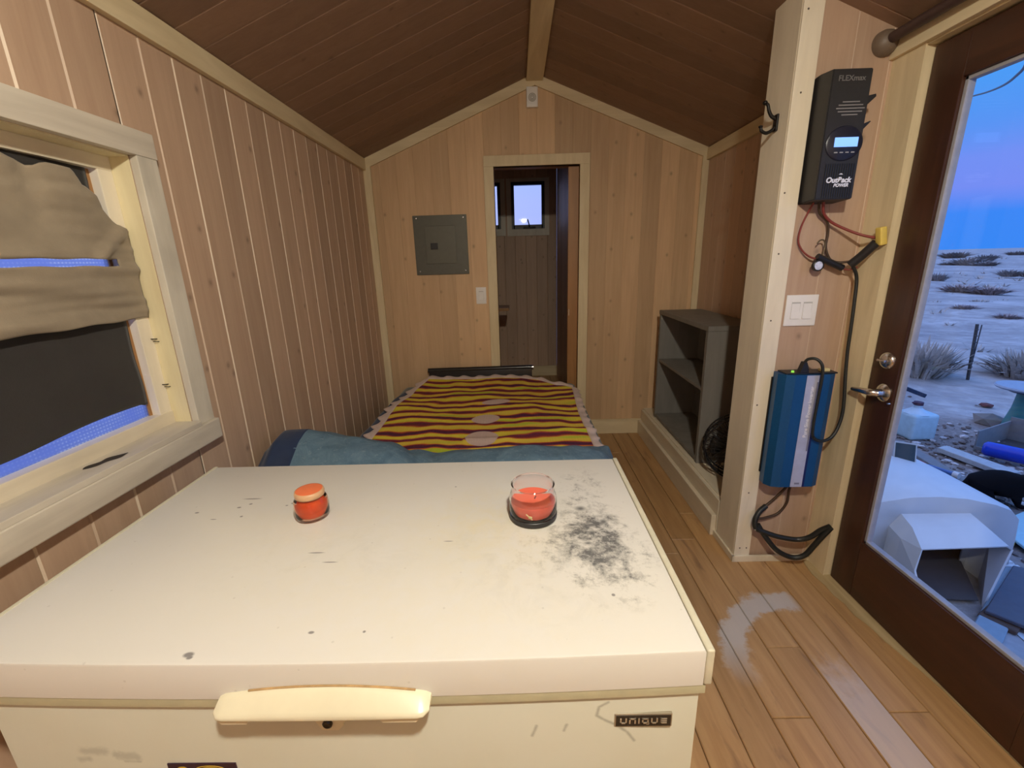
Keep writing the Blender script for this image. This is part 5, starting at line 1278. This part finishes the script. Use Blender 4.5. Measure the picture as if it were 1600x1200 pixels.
def canister():
    a = Vector((4.20, 3.70, -.345)); b = Vector((4.38, 3.46, -.345)); t = thing('canister', 'bright blue canister lying on its side behind the long pale plank', 'canister', (4.29, 3.58, -.41))
    d = (b - a); L = d.length; bm = nb(); lathe(bm, [(0, 0), (.045, .004), (.064, .025), (.066, .05), (.066, L - .05), (.064, L - .025), (.045, L - .004), (0, L)], (0, 0, 0), 28)
    xform(bm, Matrix.Translation(a) @ Vector((0, 0, 1)).rotation_difference(d.normalized()).to_matrix().to_4x4()); obj('body', bm, plain('bright_blue_plastic', (.01, .05, .55), .25), t, smooth=50)
    bm = nb(); lathe(bm, [(.02, 0), (.02, .02), (0, .022)], (0, 0, 0), 16); xform(bm, Matrix.Translation(b - d.normalized() * .004) @ Vector((0, 0, 1)).rotation_difference(d.normalized()).to_matrix().to_4x4()); obj('cap', bm, plain('blue_cap', (.02, .06, .3), .4), t, smooth=50)
canister()
def tray():
    t = thing('open_box', 'grey open-topped box behind the blue canister', 'box', (4.75, 3.9, GZ)); m = plain('grey_box_board', (.22, .24, .26), .8)
    A = [(4.30, 3.86), (4.50, 3.40), (5.05, 3.62), (4.86, 4.10)]
    for i in range(4):
        p, q = Vector((*A[i], GZ)), Vector((*A[(i + 1) % 4], GZ)); d = (q - p).normalized(); nn = Vector((-d.y, d.x, 0)) * .012
        hh = (.05, .22, .24, .20)[i]; bm = nb(); prism(bm, [p, q, q + Vector((0, 0, hh)), p + Vector((0, 0, hh))], nn); obj('side', bm, m, t)
    bm = nb(); prism(bm, [(*a, GZ + .004) for a in A], (0, 0, .012)); obj('bottom', bm, plain('dark_box_inside', (.06, .06, .07), .9), t)
tray()
def torch():
    a = Vector((3.47, 3.42, -.375)); b = Vector((3.53, 3.26, -.370)); t = thing('flashlight', 'small blue and white flashlight lying on the grey beam', 'flashlight', (3.5, 3.34, -.39))
    bm = nb(); tube(bm, [a, b], .018, 12, smooth=False); obj('barrel', bm, plain('blue_barrel', (.06, .14, .38), .4), t, smooth=50)
    bm = nb(); tube(bm, [b, b + (b - a) * .22], .028, 14, smooth=False); obj('head', bm, plain('white_head', (.62, .64, .68), .4), t, smooth=50)
torch()
tag(obj('red_scrap', box((3.50, 3.50, -.396), (3.53, 3.56, -.388), .002), plain('red_plastic', (.40, .02, .03), .5)), 'tiny red scrap on the grey beam beside the flashlight', 'scrap')
def yellow():
    t = thing('scraper', 'small tool with a yellow handle on the ground right of the dog house', 'tool', (3.12, 2.47, -.44))
    bm = box((-.055, -.014, 0), (.055, .014, .022), .004); q = Matrix.Translation((3.10, 2.47, -.437)) @ Matrix.Rotation(R_(-35), 4, 'Z'); xform(bm, q); obj('yellow_handle', bm, plain('yellow_handle', (.55, .42, .02), .4), t)
    bm = box((-.075, .020, 0), (.05, .052, .014), .003); xform(bm, q); obj('white_blade', bm, plain('white_blade', (.62, .66, .70), .4), t)
yellow()
# black cat crouching on the rubble
def cat():
    C0 = Vector((3.585, 2.955, GZ)); t = thing('cat', 'black cat crouching on the ground beside the grey beam, ears up', 'cat', tuple(C0))
    ax = Vector((.80, -.60, 0)); sd = Vector((.60, .80, 0)); up = Vector((0, 0, 1))   # ax points to the head
    P = lambda a, s, z: C0 + ax * a * .84 + sd * s * 1.05 + up * z * 1.30
    # body as one skinned figure: spine, haunches, legs, neck, head, tail
    nodes = [(-.17, 0, .095, .070), (-.10, 0, .125, .088), (-.01, 0, .135, .088), (.08, 0, .130, .078), (.145, 0, .150, .058), (.200, 0, .178, .060), (.240, 0, .170, .040),
             (.262, 0, .160, .022), (-.215, .03, .06, .028), (-.235, .10, .028, .020), (-.16, .155, .020, .017), (-.06, .165, .02, .013),
             (-.12, .07, .075, .052), (-.055, .085, .03, .024), (-.01, .085, .018, .018), (-.12, -.07, .075, .052), (-.055, -.085, .03, .024), (-.01, -.085, .018, .018),
             (.09, .045, .07, .026), (.105, .045, .022, .018), (.15, .045, .016, .017), (.09, -.045, .07, .026), (.105, -.045, .022, .018), (.15, -.045, .016, .017)]
    ed = [(0, 1), (1, 2), (2, 3), (3, 4), (4, 5), (5, 6), (6, 7), (0, 8), (8, 9), (9, 10), (10, 11), (1, 12), (12, 13), (13, 14), (1, 15), (15, 16), (16, 17), (3, 18), (18, 19), (19, 20), (3, 21), (21, 22), (22, 23)]
    me = bpy.data.meshes.new('cat_body'); me.from_pydata([tuple(P(*n_[:3]) - C0) for n_ in nodes], ed, [])
    o = bpy.data.objects.new('body', me); COL.objects.link(o); o.parent = t
    md = o.modifiers.new('skin', 'SKIN'); md.use_smooth_shade = True
    for i, n_ in enumerate(nodes): me.skin_vertices[0].data[i].radius = (n_[3] * 1.05, n_[3] * 1.05); me.skin_vertices[0].data[i].use_root = i == 1
    sb = o.modifiers.new('sub', 'SUBSURF'); sb.levels = 2; sb.render_levels = 2
    fur = NT('black_fur'); fur.col((.004, .004, .006)); fur.set(Roughness=.95); fur.p.inputs['Specular IOR Level'].default_value = .15; me.materials.append(fur.m)
    for s_ in (-1, 1):
        bm = nb(); b = P(.195, .036 * s_, .222); r = bmesh.ops.create_cone(bm, segments=12, radius1=.028, radius2=.002, depth=.065, cap_ends=True)
        xform(bm, Matrix.Translation(b) @ Matrix.Rotation(math.atan2(ax.y, ax.x), 4, 'Z') @ Matrix.Rotation(-.22 * s_, 4, 'X') @ Matrix.Diagonal((.5, 1, 1, 1))); obj('ear', bm, fur.m, t, smooth=60)
        bm = nb(); bmesh.ops.create_uvsphere(bm, u_segments=10, v_segments=8, radius=.007); xform(bm, Matrix.Translation(P(.258, .020 * s_, .186))); obj('eye', bm, plain('cat_eye', (.30, .34, .10), .2), t, smooth=60)
    bm = nb(); bmesh.ops.create_uvsphere(bm, u_segments=10, v_segments=8, radius=.006); xform(bm, Matrix.Translation(P(.292, 0, .163))); obj('nose', bm, fur.m, t, smooth=60)
cat()
# fence post
def tpost():
    t = thing('fence_post', 'thin dark steel fence post leaning beyond the pale clearing', 'post', (6.55, 6.2, GZ))
    bm = nb(); tube(bm, [(6.55, 6.2, GZ - .02), (6.48, 6.2, .37)], .019, 8, smooth=False); obj('stake', bm, plain('dark_steel', (.035, .045, .055), .6), t)
    bm = nb()
    for i in range(7):
        z = -.25 + i * .09; bx(bm, (6.50 + (.0 - i * .008) , 6.165, z), (6.535 - i * .008, 6.195, z + .012))
    bx(bm, (6.535, 6.188, -.30), (6.545, 6.198, .36)); obj('notched_rib', bm, plain('dark_steel_studs', (.04, .05, .06), .6), t)
tpost()
# brush
def bush(name, label, x, y, r, h, col, n, seed, cat='bush', group=None):
    rnd = random.Random(seed); bm = nb(); gz = GZ - .02
    for i in range(n):
        a = rnd.uniform(0, 2 * pi); q = rnd.random() ** .6 * r * .5; bx0 = Vector((x + cos(a) * q, y + sin(a) * q, gz))
        lean = rnd.uniform(.2, 1.0); tip = bx0 + Vector((cos(a + rnd.uniform(-.5, .5)) * r * lean * .8, sin(a + rnd.uniform(-.5, .5)) * r * lean * .8, h * rnd.uniform(.45, 1.0) * (1.15 - .5 * lean)))
        wv = Vector((-sin(a), cos(a), rnd.uniform(-.3, .3))) * (r * .05 * rnd.uniform(.5, 1.2)); mid = (bx0 + tip) / 2 + Vector((0, 0, h * .12))
        v = [bm.verts.new(p) for p in (bx0 - wv * .4, bx0 + wv * .4, mid + wv, tip, mid - wv)]; bm.faces.new((v[0], v[1], v[2], v[4])); bm.faces.new((v[4], v[2], v[3]))
    o = obj(name, bm, col); return tag(o, label, cat, group)
BU = [plain('dark_sage', (.25, .26, .28), .9, var=.2), plain('rusty_brush', (.30, .27, .29), .9, var=.2), plain('straw_grass', (.40, .39, .38), .9, var=.2)]
bush('grass_clump', 'pale straw grass clump at the foot of the steel fence post', 6.15, 6.55, .55, .62, BU[2], 420, 1, 'grass')
bush('grass_clump', 'pale straw grass tuft at the right, beyond the round stool', 7.5, 6.3, .6, .45, BU[2], 320, 2, 'grass')
SC = [(13.9, 13.8, .5, .45, 1, 'low reddish scrub bush beyond the steel fence post, nearest of the far brush'), (15.9, 15.3, .5, .40, 2, 'small straw scrub bush just behind the nearest reddish one'), (13.2, 11.9, .45, .35, 1, 'low reddish scrub bush near the right edge, level with the post top'),
      (19.8, 20.0, 1.15, .75, 1, 'wide reddish bush on the open desert above the fence post'), (19.8, 18.8, 1.0, .65, 1, 'wide reddish bush right of the fence post line'), (25.1, 27.0, .9, 1.2, 0, 'dark upright bush beside the door frame edge'),
      (32.5, 29.9, 1.1, 1.0, 0, 'dark sage bush at the right, paired with its close neighbour, left one'), (32.8, 28.9, 1.1, 1.0, 0, 'dark sage bush at the right, paired with its close neighbour, right one'),
      (50.8, 51.1, 2.6, 2.0, 0, 'large dark bush in the far desert, left of centre'), (72.3, 70.4, 2.4, 2.1, 0, 'dark bush close under the horizon, upper of two'), (49.5, 48.0, 1.8, 1.2, 0, 'dark bush close under the horizon, lower of two'),
      (93.4, 97.6, 4.5, 2.8, 0, 'broad dark bush on the horizon near the door frame'), (116.6, 106.9, 3.2, 2.2, 0, 'faint bush on the horizon at the far right'), (50.3, 52.9, 1.5, 1.0, 0, 'small dark bush left of the largest far bush')]
for i, (x, y, r, h, k, lab) in enumerate(SC): bush('scrub_bush', lab, x, y, r * .75, h * .5, BU[k], 300, 20 + i)
def farbrush():
    rnd = random.Random(77); bm = nb()
    for i in range(300):
        d = rnd.uniform(10, 120); a = R_(rnd.uniform(28, 60)); x, y = d * cos(a), d * sin(a); r = rnd.uniform(.10, .32) * (1 + d / 90)
        for k in range(10):
            b = rnd.uniform(0, 6.28); p = Vector((x + cos(b) * r * .4, y + sin(b) * r * .4, GZ - .03)); tip = p + Vector((cos(b) * r * .7, sin(b) * r * .7, r * rnd.uniform(.4, .8))); wv = Vector((-sin(b), cos(b), 0)) * r * .16
            bm.faces.new([bm.verts.new(q) for q in (p - wv, p + wv, tip)])
    tag(obj('dry_brush', bm, BU[2]), 'sparse low dry brush dotted over the desert', 'brush', None, 'stuff')
farbrush()
bm = nb(); tube(bm, [(9, 10.1, 4.55), (7, 7.75, 3.67), (6, 6.45, 3.30), (5, 5.18, 2.98), (4, 4.03, 2.70), (3, 2.98, 2.47), (1.5, 1.7, 2.28)], .010, 8); tag(obj('overhead_wire', bm, M['black_plastic'], smooth=60), 'dark overhead wire crossing the dusk sky to the cabin', 'wire')
bm = nb(); tube(bm, [(9, 10.1, GZ), (9, 10.1, 4.65)], .09, 12, smooth=False); tag(obj('utility_pole', bm, plain('weathered_pole', (.16, .13, .11), .9)), 'weathered wooden pole carrying the overhead wire', 'pole')
